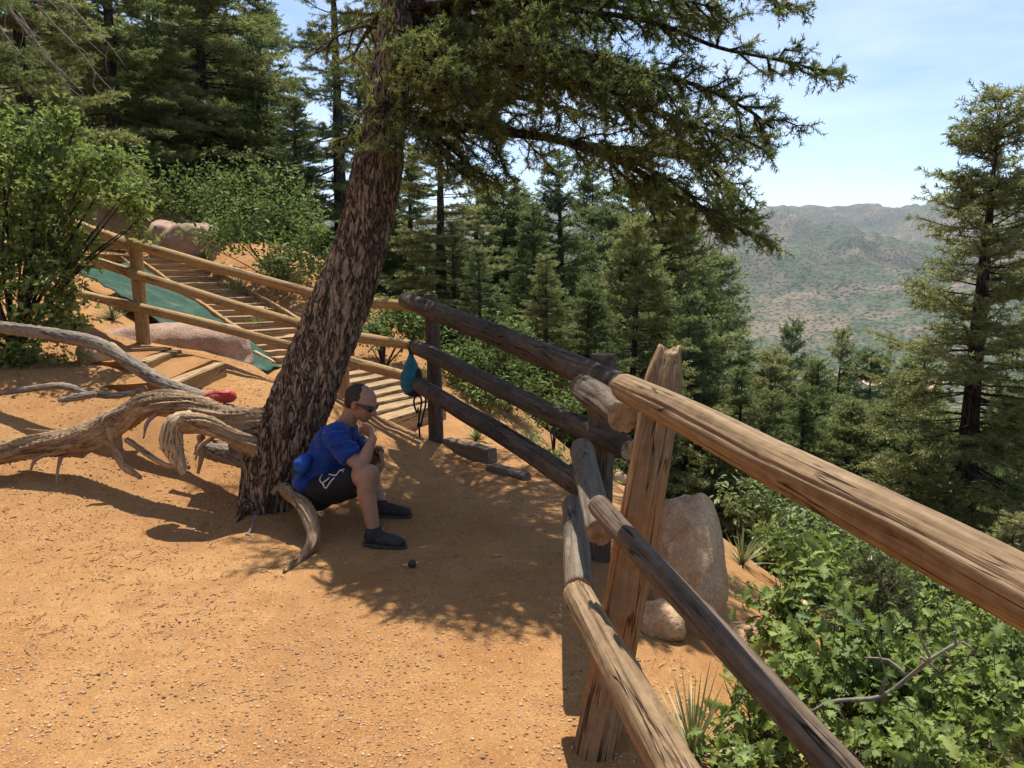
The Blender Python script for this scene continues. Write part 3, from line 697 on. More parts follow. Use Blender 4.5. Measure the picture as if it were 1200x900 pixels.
# the crown above and behind the frame, which shades the seat
def up(z, az_, L, z1=.1, r0=.035, dens=.5):
    # point on the trunk at height z
    zz = np.array([p.z for p in tp]); k = min(len(tp)-2, max(0, int(np.searchsorted(zz, z))-1)); f = (z-zz[k])/(zz[k+1]-zz[k]+1e-9)
    o = np.array(tp[k])*(1-f)+np.array(tp[k+1])*f; d = np.array([math.sin(R(az_)), math.cos(R(az_)), 0])
    p = [o, o+d*L*.35+[0, 0, z1*.5], o+d*L*.7+[0, 0, z1*.6], o+d*L+[0, 0, z1*.2]]
    bough(Wd, p, r0, .006, dens, .6, .14, shadow_ok)
for z, a, L in [(2.9, 20, 2.3), (3.1, 55, 2.2), (3.2, 95, 1.8), (3.3, -20, 1.9), (3.5, 35, 2.4), (3.6, 75, 2.2), (3.7, 0, 2.2), (3.8, 120, 1.5), (3.9, 50, 2.1), (4., -40, 1.6), (4.1, 85, 1.9), (4.2, 15, 2.1), (4.4, 60, 1.8), (4.5, 100, 1.4), (4.6, -15, 1.6), (4.7, 35, 1.6), (4.9, 75, 1.3), (5.0, 0, 1.3), (5.1, 50, 1.1), (5.3, 20, .8), (5.4, 90, .7), (3.0, 8, 3.6), (3.2, 22, 3.7), (3.5, 3, 3.7), (3.7, 16, 3.8), (4.0, 30, 3.6), (3.3, 40, 3.5), (4.2, 10, 3.5), (3.0, 0, 2.9), (3.2, 30, 3.1), (3.3, 12, 3.), (3.6, -10, 2.8), (3.9, 25, 2.9), (4.3, 42, 2.6), (4.5, 8, 2.5), (3.4, 65, 2.6), (2.8, 40, 2.8)]:
    up(z, a, L)
def wood_foliage(W, K, ln, wd, name, matn, mw, n=4, twig_r=.0014, rg=rgh, spread=.9, tintsc=.9):
    tw = np.array([(a, b) for a, b in W.tw]); p0, p1 = tw[:, 0], tw[:, 1]
    tint = np.clip(rg.normal(.5, .2, len(p0))+.5*fbm(p0*tintsc*1.4, 3, 4), 0, 1)
    Vn_, Fn_, tn = needles(p0, p1, K, ln, wd, rg, spread, tint)
    Vw, Fw = prisms(W.a, W.b, W.ra, W.rb, 6 if n == 4 else n)
    Vt, Ft = prisms(p0, p1, np.full(len(p0), twig_r), np.full(len(p0), twig_r*.6), 3)
    V, Fs = join([(Vn_, [Fn_]), (Vw, [Fw]), (Vt, [Ft])])
    fm = np.concatenate([np.zeros(len(Fn_)), np.ones(len(Fw)+len(Ft))])
    return np_mesh(name, V, Fs, [M[matn], M[mw]], False, np.concatenate([tn, np.full(len(Vw)+len(Vt), .5)]), fm)
print('hero twigs', len(Wd.tw))
me = wood_foliage(Wd, 28, .026, .0058, 'crown', 'needle_hero', 'bark')
rel(obj('crown', me))

# ------------------------------------------------------------------ forest conifers
def conifer(h, r, seed, K=8, ln=.09, wd=.02, gap=.26, nb=6, cb=.06, mname='needle', ragged=.35, droop=.2, sub=.15, pw=.85):
    rg = np.random.default_rng(seed); W = Wood()
    z = cb*h
    while z < h*.985:
        f = (z/h-cb)/(1-cb); L0 = r*((1-f)**pw)*(.55+.45*min(1, f/.12+.3))+.12
        for b in range(max(3, int(nb*(1-.3*f)))):
            if rg.random() < .14: continue
            az_ = rg.random()*6.283; L = L0*(1-ragged*rg.random()**1.3)*rg.uniform(.85, 1.12)
            el = -droop*.8*(1-f)+.75*f**2+rg.normal(0, .12)
            d = np.array([math.cos(az_)*math.cos(el), math.sin(az_)*math.cos(el), math.sin(el)]); lat = np.array([-math.sin(az_), math.cos(az_), 0])
            p = np.array([0, 0, z+rg.uniform(-.1, .1)]); n = max(3, int(L/.22)); a = p; step = L/n
            for m in range(n):
                dd = d+np.array([0, 0, -droop*.7+droop*1.6*(m/n)**1.5])+rg.normal(0, .08, 3); dd /= np.linalg.norm(dd); c = a+dd*step
                rb = (.006+.014*L*(1-m/n)); W.seg(a, c, rb, rb*.8)
                if m >= n*.22 or f > .8:
                    rem = min(.62, .25+.42*L*(1-m/n))
                    ns = max(1, int(round(step/sub)))
                    for s_ in range(ns):
                        for sg in (-1, 1):
                            if rg.random() < .12: continue
                            q = a+(c-a)*((s_+rg.random())/ns); tdir = dd*.75+lat*sg*rg.uniform(.4, 1.)+np.array([0, 0, rg.uniform(-.28, .18)]); tdir /= np.linalg.norm(tdir)
                            tl = rem*rg.uniform(.4, 1.); k = max(1, int(tl/.13)); aa = q
                            for _ in range(k):
                                t2 = tdir+rg.normal(0, .22, 3); t2 /= np.linalg.norm(t2); bb = aa+t2*tl/k; W.tw.append((aa, bb)); aa = bb
                                if rg.random() < .5:
                                    t3 = t2+rg.normal(0, .6, 3); t3 /= np.linalg.norm(t3); W.tw.append((bb, bb+t3*.1))
                    W.tw.append((a, c))
                a = c
        z += gap*rg.uniform(.6, 1.2)*(1-.35*f)
    W.tw.append((np.array([0, 0, h*.96]), np.array([0, 0, h])))
    cm = wood_foliage(W, K, ln, wd, 'crown', mname, 'bark', 3, .004, rg, 1.0, .5)
    pts = [(0, 0, -.8), (0, 0, .3), (rg.normal(0, .04), rg.normal(0, .04), h*.3), (rg.normal(0, .05), rg.normal(0, .05), h*.6), (0, 0, h*.98)]
    v, q, t = tube(pts, [h*.02+.03, h*.018+.02, h*.014+.01, h*.009, .012], 12, bark_disp(.6, .07), .2)
    tm = np_mesh('trunk', v, [q, t], [M['bark']], True)
    print('conifer', seed, len(W.tw), len(cm.polygons))
    return (h, r, tm, cm)
PR = {
 'a': conifer(11, 2.4, 1, K=11, ln=.09, wd=.025, nb=7, pw=.75, gap=.3), 'b': conifer(10, 2.4, 2, K=11, ln=.09, wd=.025, gap=.33, nb=7, mname='needle_blue', pw=.75), 'c': conifer(12, 2.9, 3, K=10, ln=.1, wd=.026, gap=.4, nb=7, ragged=.5, pw=.65),
 'd': conifer(9, 2.5, 4, K=11, ln=.09, wd=.025, gap=.3, nb=8, pw=.6), 'sparse': conifer(13, 2.8, 5, K=11, gap=.42, nb=6, cb=.12, ragged=.6, droop=.25, pw=.6), 
 'right': conifer(12.5, 2.7, 6, K=12, ln=.085, wd=.02, gap=.27, nb=7, cb=.03, ragged=.55, droop=.28, sub=.13, pw=.62),
 'small': conifer(5, 1.2, 7, K=7, ln=.1, wd=.024, gap=.24, nb=7)}
FOREST = 'conifers of the forest around the trail'
nt_ = 0
def place_tree(kind, px, ytop, Y, label, wf=1., rz=None, group=FOREST, name='conifer_tree'):
    global nt_
    tpnt = P(px, ytop, Y); gz = G(tpnt.x, Y); h, r, tm, cm = PR[kind]
    s = max(.3, (tpnt.z-gz)/h)
    e = empty(name, (tpnt.x, Y, gz), label, 'tree', group, rz if rz is not None else (nt_*2.4) % 6.28)
    e.scale = (s**.8*wf, s**.8*wf, s); nt_ += 1
    obj('trunk', tm, e); obj('crown', cm, e); return e
T = [
 ('right', 1175, 97, 15.5, 'tall ragged conifer at the right edge, standing clear against the sky', 1.22),
 ('sparse', 386, -130, 24, 'tall sparse conifer with a bare dark trunk left of the leaning tree', 1.),
 ('c', 0, -250, 15.5, 'dense conifer at the far left edge above the oak bush', 1.05),
 ('a', 110, -150, 22, 'dark conifer behind the oak bush, second from the left edge', 1.4),
 ('d', 225, -110, 25, 'broad conifer above the bend of the timber stairs', 1.5),
 ('a', 298, 15, 27, 'conifer just right of the broad one, its edge against a gap of sky', 1.05),
 ('b', 55, -80, 26, 'greyish conifer glimpsed between the leftmost trees', 1.4),
 ('c', 170, -60, 27, 'conifer far behind the stairs at the left', 1.2),
 ('b', 345, 190, 26, 'low conifer behind the sparse dark-trunked tree', 1.3),
 ('c', 515, 120, 20, 'yellowish open conifer right behind the far fence post', 1.3),
 ('d', 590, 215, 27, 'conifer with hill showing past it, over the middle of the fence', 1.45),
 ('a', 655, 175, 22, 'tallest conifer over the dark top rail, between two lower ones', 1.2),
 ('b', 715, 240, 25, 'conifer behind the bend in the fence', 1.4),
 ('d', 778, 215, 21, 'full conifer rising behind the leaning split post', 1.25),
 ('c', 832, 300, 24, 'conifer at the right end of the dense group behind the fence', 1.2),
 ('a', 872, 400, 26, 'short pointed conifer in the shoulder of the dense group', .9),
 ('b', 930, 372, 33, 'slim pointed conifer in front of the far hills, left of a twin', .85),
 ('a', 988, 383, 34, 'slim pointed conifer in front of the far hills, right of a twin', .85),
 ('c', 1052, 440, 30, 'conifer just left of the tall tree at the right edge', .9),
 ('d', 905, 460, 22, 'conifer below the pointed twins', 1.), ('c', 965, 490, 24, 'conifer in the gully above the near top rail', 1.),
 ('b', 1030, 500, 22, 'conifer between the gully and the tall right-edge tree', 1.),
 ('a', 1110, 480, 26, 'conifer behind the trunk of the tall right-edge tree', 1.1), ('d', 845, 480, 17, 'bushy conifer just above the pale boulder', 1.),
 ('a', 460, 210, 30, 'distant conifer between the leaning trunk and the far post', 1.3), ('b', 560, 300, 17, 'low conifer above the middle rail', 1.),
 ('d', 690, 330, 15.5, 'low broad conifer under the long limb', 1.), ('c', 1230, 330, 20, 'conifer cut by the right edge of the view', 1.),
 ('d', 1110, 560, 15, 'low conifer under the tall right-edge tree', 1.1), ('d', 930, 560, 14, 'low bushy conifer right of the pale boulder', 1.),
 ('b', 1010, 590, 14, 'low conifer over the middle of the near top rail', 1.1), ('a', 1190, 600, 12, 'low conifer behind the thick end of the near rail', 1.2),
 ('a', -60, -200, 12, 'conifer at the left, mostly beyond the edge of the view', 1.), ('a', 560, 195, 29, 'slender conifer past the far post, reaching the lowest limb', 1.3), ('b', 607, 220, 31, 'conifer far down the slope in the gap under the long limb', 1.4), ('c', 695, 195, 29, 'tall conifer behind the long limb of the leaning tree', 1.2),
 ('d', 742, 215, 31, 'far conifer under the drooping end of the long limb', 1.4), ('a', 800, 245, 27, 'conifer rising above the leaning split post to the right', 1.3), ('b', 845, 290, 29, 'outermost conifer of the dense group, against the hills', 1.3),
 ('d', 905, 415, 25, 'full conifer left below the pointed twins', 1.3), ('c', 960, 420, 27, 'open conifer between the pointed twins', 1.2), ('b', 1022, 405, 28, 'conifer closing the gap right of the pointed twins', 1.3), ('a', 1085, 400, 24, 'conifer beside the tall right-edge tree, half its height', 1.3), ('d', 1045, 470, 19, 'broad conifer in front of the tall right-edge tree', 1.3),
 ('c', 480, 170, 24, 'open yellowish conifer between the trunk and the far post', 1.1), ('a', 625, 235, 20, 'mid-green conifer over the dark middle rail', 1.), ('d', 745, 260, 17, 'bushy conifer whose top meets the long limb', 1.),
 ('b', 810, 340, 19, 'conifer left of the pale boulder, higher on the slope', 1.), ('c', 870, 430, 18, 'conifer directly above the pale boulder', 1.05), ('a', 945, 450, 19, 'conifer under the left pointed twin', 1.1),
 ('d', 1000, 470, 18, 'conifer under the right pointed twin', 1.1), ('b', 1070, 500, 17, 'conifer beside the foot of the tall right-edge tree', 1.1), ('a', 640, 330, 14.5, 'young conifer close behind the fence, above the short rails', 1.1),
 ('c', 530, 270, 19, 'olive conifer just right of the far post', 1.1), ('a', 420, 60, 25, 'conifer glimpsed left of the leaning trunk', 1.2), ('b', 345, 120, 23, 'conifer filling the gap beside the dark bare trunk', 1.2),
 ('b', 280, 90, 30, 'distant conifer behind the gap of sky', 1.2),
]
for k, px, yt, Y, lab, wf in T: place_tree(k, px, yt, Y, lab, wf)
# the wood further down the slope, alike
rf = np.random.default_rng(99); cnt = 0
for k in range(400):
    Y = rf.uniform(30, 130); px = rf.uniform(380, 1350); x = (px-600)/F*Y
    top_px = rf.uniform(455, 560)-(Y-30)*.35 if px > 850 else rf.uniform(260, 380)
    if px > 850 and top_px < 415: top_px = 415+rf.uniform(0, 40)
    pt = P(px, top_px, Y); g = G(pt.x, Y); hh = pt.z-g
    if hh < 3.5 or hh > 26: continue
    place_tree(rf.choice(['a', 'b', 'c', 'd']), px, top_px, Y, 'conifer in the distant wood down the slope, one of many alike', .9, group='distant wood down the slope'); cnt += 1
    if cnt >= 125: break
for k in range(22):
    Y = rf.uniform(28, 50); px = rf.uniform(-150, 330); 
    place_tree(rf.choice(['a', 'b', 'c', 'd']), px, rf.uniform(-60, 60), Y, 'conifer in the wood uphill behind the stairs, one of many alike', 1.2, group='wood uphill behind the stairs')
print('trees', nt_)

# ------------------------------------------------------------------ broad leaves
OAK = np.array([(0, 0), (.06, .12), (.2, .16), (.12, .3), (.3, .42), (.15, .48), (.34, .66), (.16, .7), (.2, .86), (.05, .9), (0, 1)])
def leaf_outline(kind):
    if kind == 'oak':
        r = OAK; l = r[1:-1][::-1]*[-1, 1]; return np.concatenate([r, l])
    return np.array([(0, 0), (.2, .35), (.17, .7), (0, 1), (-.17, .7), (-.2, .35)])
def leaves(pos, nrm, size, kind, rg, tint):
    o = leaf_outline(kind); n = len(o); Nn = len(pos)
    d = np.asarray(nrm, float)+rg.normal(0, .75, (Nn, 3)); d /= np.linalg.norm(d, axis=1, keepdims=True)
    t = rg.normal(0, 1, (Nn, 3)); t -= d*(t*d).sum(1, keepdims=True); t /= np.linalg.norm(t, axis=1, keepdims=True); s = np.cross(d, t)
    sz = (size*(.45+.95*rg.random(Nn)**1.3))[:, None, None]
    fold = (np.abs(o[:, 0])*.35-.25*(o[:, 1]-.5)**2)[None, :, None]
    V = pos[:, None]+(s[:, None]*o[None, :, 0:1]+t[:, None]*o[None, :, 1:2]+d[:, None]*fold)*sz
    C = pos[:, None]+(t[:, None]*.5)*sz
    V = np.concatenate([V, C], 1).reshape(-1, 3)
    j = np.arange(n); f = np.stack([j, (j+1) % n, np.full(n, n)], 1)
    Fl = (f[None]+(np.arange(Nn)*(n+1))[:, None, None]).reshape(-1, 3)
    return V, Fl, np.repeat(tint, n+1)
def bush(name, base, blobs, nl, size, kind, matn, label, cat='bush', group=None, seed=0, stems=12, stem_r=.012, clump=9, dead=0):
    """blobs: list of (centre, radii) ellipsoids that the shoots fill; stems run from the base to them"""
    rg = np.random.default_rng(seed); base = np.array(base, float)
    w = np.array([b[1][0]*b[1][1]*b[1][2] for b in blobs])**.62; w = w/w.sum()
    W = Wood(); pos = []; nr = []
    nsh = nl//clump
    for bi, (c, rd) in enumerate(blobs):
        c = np.array(c, float); rd = np.array(rd, float)
        ns = max(3, int(nsh*w[bi]))
        for s in range(max(2, int(stems*w[bi]+1))):
            e = c+rg.normal(0, .45, 3)*rd; b0 = base+rg.normal(0, .04, 3)*[1, 1, 0]*max(.3, rd[0]); mid = (b0+e)/2+rg.normal(0, .12, 3)*rd.mean()+[0, 0, .1]
            cc, r_ = catmull([b0, mid, e], [stem_r, stem_r*.7, stem_r*.3], .12)
            for k in range(len(cc)-1): W.seg(cc[k], cc[k+1], r_[k], r_[k+1])
        for s in range(ns):
            u = rg.normal(0, 1, 3); u /= np.linalg.norm(u); rad = rg.random()**.4
            p = c+u*rd*rad*(1+.9*fbm(np.array([u*2.2+c*3]), 2, seed)[0]+.12*rg.random()); d = u+rg.normal(0, .5, 3)+[0, 0, .4]; d /= np.linalg.norm(d)
            L = size*rg.uniform(2, 4.5); a = p-d*L*.5
            W.seg(a, a+d*L, .0028, .0012)
            n = clump
            t = rg.random((n, 1)); pos.append(a+d*L*t+rg.normal(0, size*.55, (n, 3))); nr.append(np.repeat((u*.5+[0, 0, .8])[None], n, 0))
    pos = np.concatenate(pos); nr = np.concatenate(nr)
    tint = np.clip(rg.normal(.5, .2, len(pos))+.3*fbm(pos*3, 2, seed), 0, 1)
    pos = pos-base
    V, Fl, tt = leaves(pos, nr, size, kind, rg, tint)
    Vw, Fw = prisms(np.array(W.a)-base, np.array(W.b)-base, W.ra, W.rb, 4)
    e = empty(name, base, label, cat, group)
    obj('foliage', np_mesh('foliage', V, [Fl], [M[matn]], False, tt), e)
    obj('stems', np_mesh('stems', Vw, [Fw], [M['bark']], True), e)
    return e
def B(px, py, Y, rx, ry=None, rz=None):
    k = pxm(Y); rx_ = rx*k; return (P(px, py, Y), (rx_, (ry or rx)*k, (rz or rx)*k))
def ob(px, Y, dz=0): x = (px-600)/F*Y*1.01; return (x, Y, G(x, Y)+dz)
# big oak bush at the left
bush('oak_bush', ob(20, 7.2), [B(10, 190, 7.6, 50, 50, 55), B(60, 175, 7.6, 42, 40, 36), B(105, 200, 7.5, 40, 50, 26), B(55, 235, 7.3, 45, 40, 30), B(20, 300, 7.3, 50, 55, 50), B(75, 290, 7.3, 34, 40, 36), B(140, 222, 7.3, 32, 30, 16), B(120, 185, 7.4, 26, 24, 12), B(75, 140, 7.6, 20, 20, 16), B(60, 350, 7.0, 48, 40, 50), B(15, 420, 6.8, 50, 35, 40), B(165, 262, 7.4, 16, 12, 28), B(90, 385, 6.9, 20, 16, 22), B(-60, 280, 7.2, 70, 60, 110)],
     12500, .06, "oak", "oak", 'tall leafy oak bush filling the left edge beside the pale pole fence', seed=3, stems=40, stem_r=.016)
# bushes by the stairs
bush('shrub', ob(330, 15.5), [B(285, 262, 15.5, 38, 30, 28), B(335, 250, 16, 42, 40, 45), B(330, 305, 14.8, 40, 30, 28), B(370, 290, 14.8, 30, 25, 40), B(255, 275, 16, 30, 25, 20)], 5000, .1, 'plain', 'shrub', 'bright green shrub on the bank right of the timber stairs', seed=5, stems=20)
bush('shrub', ob(240, 19), [B(215, 235, 19, 45, 30, 30), B(160, 215, 19, 40, 30, 35), B(270, 215, 20, 40, 30, 30)], 3500, .11, 'plain', 'shrub', 'grey-green shrub above the top of the timber stairs', seed=6, stems=16)
bush('shrub', ob(450, 11), [B(455, 370, 11.5, 32, 25, 20), B(440, 390, 11, 25, 20, 12), B(490, 385, 11.5, 20, 20, 16)], 2600, .075, 'plain', 'shrub', 'bright green shrub under the top rail between trunk and far post', seed=7, stems=12)
bush('shrub', ob(570, 11.5), [B(545, 430, 11.5, 38, 30, 32), B(590, 400, 12, 36, 30, 26), B(610, 455, 11.5, 34, 28, 22), B(570, 465, 11, 25, 20, 16)], 4200, .075, 'plain', 'shrub', 'light green shrub behind the hanging teal bag', seed=8, stems=16)
bush('shrub', ob(650, 10), [B(655, 480, 10.5, 30, 25, 18), B(625, 540, 8.2, 26, 16, 10), B(585, 535, 8., 20, 12, 7), B(660, 550, 8.2, 22, 14, 12)], 2400, .06, 'plain', 'shrub', 'low green shrub beyond the edging timbers', seed=9, stems=10)
bush('shrub', ob(660, 6.4), [B(640, 570, 6.4, 24, 16, 8), B(690, 560, 7, 30, 18, 14), B(735, 545, 7.2, 20, 15, 22)], 1500, .05, 'plain', 'shrub', 'small green shrub at the foot of the dark fence post', seed=10, stems=8)
# oak bush bottom right
bush('oak_bush', ob(1020, 2.9, -.1), [B(1010, 790, 2.9, 110, 70, 60), B(1120, 850, 2.7, 120, 70, 60), B(905, 850, 2.6, 60, 40, 55), B(1180, 790, 3.0, 70, 60, 50), B(930, 720, 3.3, 45, 35, 40), B(955, 660, 3.7, 30, 30, 18), B(1060, 880, 2.4, 90, 50, 40), B(860, 900, 2.3, 40, 30, 40)],
     3900, .066, 'oak', 'oak', 'bright green oak bush with lobed leaves below the near rails', seed=13, stems=36, stem_r=.007, clump=7)
bush('oak_bush', ob(1000, 5.6, -.1), [B(985, 650, 5.6, 70, 50, 32), B(1050, 690, 5.4, 70, 50, 40), B(1130, 740, 5.0, 80, 60, 50), B(920, 640, 6, 30, 25, 25)], 4000, .056, 'oak', 'oak', 'second green oak bush further down the bank under the near top rail', seed=14, stems=24, clump=8)
bush('shrub', ob(900, 9), [B(890, 590, 9.5, 50, 40, 28), B(950, 620, 8.5, 60, 40, 30), B(1030, 650, 8, 60, 40, 30), B(1120, 680, 8, 70, 50, 40), B(1190, 720, 7.5, 60, 50, 40)], 5200, .085, 'plain', 'oak_dark', 'dark green shrub on the bank behind the oak bushes', seed=15, stems=20)
# yellowish young pine
e = empty('young_pine', ob(1040, 4.9, -.15), 'small yellow-green young pine among the oak bushes', 'tree')
W2 = Wood(); rgh = np.random.default_rng(77); b0 = np.array(e.location); tp2 = np.array(P(1035, 662, 4.9))
for k in range(16):
    t = k/16; o = b0+(tp2-b0)*(.15+.85*t)
    for s in range(4):
        a_ = rgh.random()*6.28; L = .30*(1-t)+.07; d = np.array([math.cos(a_), math.sin(a_), .5]); bough(W2, [o, o+d*L*.5, o+d*L], .006, .003, .7, .12, .07, skip=.3, droop=0, upt=.3)
W2.seg(b0, tp2, .015, .004)
W2.a = [np.array(x)-b0 for x in W2.a]; W2.b = [np.array(x)-b0 for x in W2.b]; W2.tw = [(a-b0, b-b0) for a, b in W2.tw]
obj('crown', wood_foliage(W2, 12, .035, .005, 'crown', 'needle_yellow', 'bark', 4), e)

# yuccas and grass tufts
def blades(name, loc, n, L, w, matn, label, cat, seed, spread=.9, group=None):
    rg = np.random.default_rng(seed); V = []; Fq = []; tt = []
    for k in range(n):
        a_ = rg.random()*6.28; el = rg.uniform(.25, 1.5); d = np.array([math.cos(a_)*math.cos(el)*spread, math.sin(a_)*math.cos(el)*spread, math.sin(el)]); l = L*rg.uniform(.55, 1.1)
        s = np.cross(d, [0, 0, 1.])+rg.normal(0, .2, 3); s /= np.linalg.norm(s); m = 5; o = len(V); sag = rg.uniform(0, .25)
        for i in range(m+1):
            t = i/m; c = d*l*t+np.array([0, 0, -sag*l*t*t*math.cos(el)]); ww = w*(1-t)**.7+.0004
            V += [c-s*ww, c+s*ww]
        for i in range(m): Fq.append((o+2*i, o+2*i+1, o+2*i+3, o+2*i+2))
        tt += [rg.random()]*(2*(m+1))
    me = np_mesh(name, np.array(V), [np.array(Fq)], [M[matn]], False, np.array(tt))
    return obj(name, me, None, loc, None, label, cat, group)
def gl(px, py, Y): p = P(px, py, Y); return (p.x, Y, G(p.x, Y))
blades('yucca', gl(812, 870, 2.45), 70, .34, .005, 'yucca', 'spiky yellow-green yucca at the foot of the fence in front', 'plant', 1)
blades('yucca', gl(870, 650, 5.7), 60, .32, .006, 'yucca', 'small spiky yucca right behind the pale boulder', 'plant', 2)
for k, (px, py, Y, L) in enumerate([(690, 545, 7.5, .3), (560, 520, 8.5, .3), (620, 500, 9.6, .35), (240, 420, 8.8, .3), (130, 340, 9.6, .35), (300, 330, 13, .5), (275, 300, 15, .6), (650, 575, 6.3, .22), (205, 265, 18, .7), (240, 290, 17, .5)]):
    blades('grass_tuft', gl(px, py, Y), 90, L, .0035+.0006*Y, 'grass', ['tuft of dry grass beyond the dark fence post', 'tuft of dry grass behind the edging timbers', 'tuft of dry grass on the bare slope past the middle rail', 'tuft of grass at the edge of the green netting behind the pink boulder', 'tuft of grass at the foot of the pale fence', 'tuft of grass right of the stairs, low on the bank', 'tuft of grass right of the stairs, mid bank', 'small tuft of grass near the short rails', 'tuft of grass at the top of the stairs', 'tuft of grass beside the upper stairs'][k], 'grass', 20+k, group='tufts of dry grass on the slopes')

# dead branches
def deadwood(name, label, cat, strokes, seed, matn='dead'):
    rg = np.random.default_rng(seed); parts = []
    for path in strokes:
        p = [np.array(P(a, b, c)) for a, b, c, d in path]; r = [d*pxm(c) for a, b, c, d in path]
        p = [q+rg.normal(0, .006, 3) for q in p]
        v, q, t = tube(p, r, 8, None, .03); parts.append((v, [q, t]))
    V, Fs = join(parts); o = V[0].copy()
    return obj(name, np_mesh(name, V-o, Fs, [M[matn]], True), None, o, None, label, cat)
deadwood('dead_branch', 'pale bare forked twig sticking up out of the oak bush', 'branch', [
 [(930, 842, 2.7, 1.2), (975, 822, 2.65, 2.6), (1035, 815, 2.6, 3.), (1062, 790, 2.55, 2.6), (1090, 770, 2.5, 2.2), (1125, 752, 2.5, 2)], [(1125, 752, 2.5, 2), (1140, 762, 2.48, 1)], [(1120, 755, 2.5, 2), (1118, 742, 2.5, 1)],
 [(1062, 792, 2.55, 2.5), (1040, 775, 2.6, 1.8), (1020, 770, 2.6, 1.)], [(1035, 815, 2.6, 2.5), (1038, 790, 2.6, 1.5), (1030, 765, 2.6, 1)], [(1090, 770, 2.5, 2), (1080, 745, 2.5, 1.4), (1085, 735, 2.5, .8)], [(1085, 772, 2.5, 2), (1105, 785, 2.5, 1)], [(975, 822, 2.65, 2), (990, 840, 2.6, 1.2), (1015, 850, 2.6, .7)]], 3)
st = []
rs = random.Random(4)
for k in range(7):
    x0 = rs.uniform(-10, 70); y0 = rs.uniform(-40, 20); ln_ = rs.uniform(60, 120); a_ = rs.uniform(.2, 1.3); pth = []
    for m in range(5):
        t = m/4; pth.append((x0+ln_*t*math.cos(a_*(1-.1*m))+rs.uniform(-3, 3), y0+ln_*t*math.sin(a_+.18*m)+rs.uniform(-3, 3), 9+.1*k, .9*(1-t)+.35))
    st.append(pth)
    for q in range(3):
        b_ = pth[rs.randint(1, 3)]; st.append([b_[:3]+(.6,), (b_[0]+rs.uniform(-5, 15), b_[1]+rs.uniform(10, 20), b_[2], .45), (b_[0]+rs.uniform(-10, 25), b_[1]+rs.uniform(25, 42), b_[2], .3)])
st.append([(-60, -60, 9.3, 7), (0, -30, 9.3, 5), (50, 0, 9.3, 3)])
deadwood('dead_branch', 'bare grey dead branches hanging in at the top left corner', 'branch', st, 5)
deadwood('fallen_stick', 'bare brown stick lying on the soil under the leaning tree', 'stick', [[(300, 602, 4.85, 1.6), (290, 625, 4.7, 1.6), (270, 642, 4.6, 1)], [(290, 625, 4.7, 1.2), (305, 640, 4.6, 1), (315, 655, 4.5, .6)]], 9)

# ------------------------------------------------------------------ boulders
def rock(name, c, rd, seed, matn, label, amp=.22, boxy=.5, rot=0, flat=None, sub=5, shear=0):
    bm = bmesh.new(); bmesh.ops.create_icosphere(bm, subdivisions=sub, radius=1)
    v = np.array([x.co[:] for x in bm.verts])
    p = 2+boxy*4; k = (np.abs(v)**p).sum(1)**(1/p); v = v/k[:, None]
    n = fbm(v*1.1+seed, 3, seed); n2 = fbm(v*4+seed, 4, seed+2); v = v*(1+amp*n+amp*.22*n2)[:, None]
    rg = np.random.default_rng(seed)
    for _ in range(5):   # chipped facets
        d = rg.normal(0, 1, 3); d /= np.linalg.norm(d); h = .86+.16*rg.random(); s = v@d; ov = np.clip(s-h, 0, None); v = v-ov[:, None]*d*.85
    v = v*np.array(rd); v = v+(fbm(v*14, 3, seed+8)*.012)[:, None]*v/np.linalg.norm(v, axis=1, keepdims=True)
    v[:, 1] += shear*v[:, 2]
    ca, sa = math.cos(rot), math.sin(rot); v = np.stack([v[:, 0]*ca-v[:, 1]*sa, v[:, 0]*sa+v[:, 1]*ca, v[:, 2]], 1)
    for x, co in zip(bm.verts, v): x.co = co
    me = bpy.data.meshes.new(name); bm.to_mesh(me); bm.free(); me.polygons.foreach_set('use_smooth', np.ones(len(me.polygons), bool)); me.materials.append(M[matn])
    return obj(name, me, None, c, None, label, 'rock')
c = P(812, 655, 3.75); rock('boulder', (c.x, c.y+.05, c.z-.12), (.172, .2, .37), 9, 'granite', 'tall pale granite boulder behind the leaning split post', .3, .12, shear=.35)
c = P(770, 690, 3.5); rock('boulder', (c.x, c.y, G(c.x, c.y)+.02), (.12, .12, .1), 6, 'granite', 'small rounded stone at the foot of the tall pale boulder', .3, .2, sub=4)
c = P(895, 770, 3.4); rock('boulder', (c.x, c.y, c.z), (.17, .14, .13), 8, 'granite', 'pale rock half hidden by oak leaves below the lower rail', .3, .4, sub=4)
c = P(195, 402, 8.7); rock('boulder', (c.x, c.y, c.z-.16), (.82, .5, .36), 10, 'granite_pink', 'broad pink granite boulder between the pale fence and the steps', .16, .35, .12)
c = P(218, 285, 17.5); rock('boulder', (c.x, c.y, c.z-.3), (.75, .6, .7), 12, 'granite_pink', 'pinkish rock face at the top of the timber stairs', .4, .5)
c = P(240, 285, 18.5); rock('boulder', (c.x, c.y, c.z), (.5, .5, .4), 15, 'granite_pink', 'rock on the bank just right of the top of the stairs', .4, .5, sub=4)
c = P(118, 432, 7.2); rock('boulder', (c.x, c.y, G(c.x, c.y)+.05), (.17, .14, .12), 14, 'granite', 'grey stone under the oak bush beside the lowest step', .3, .4, sub=4)
rk = random.Random(8)
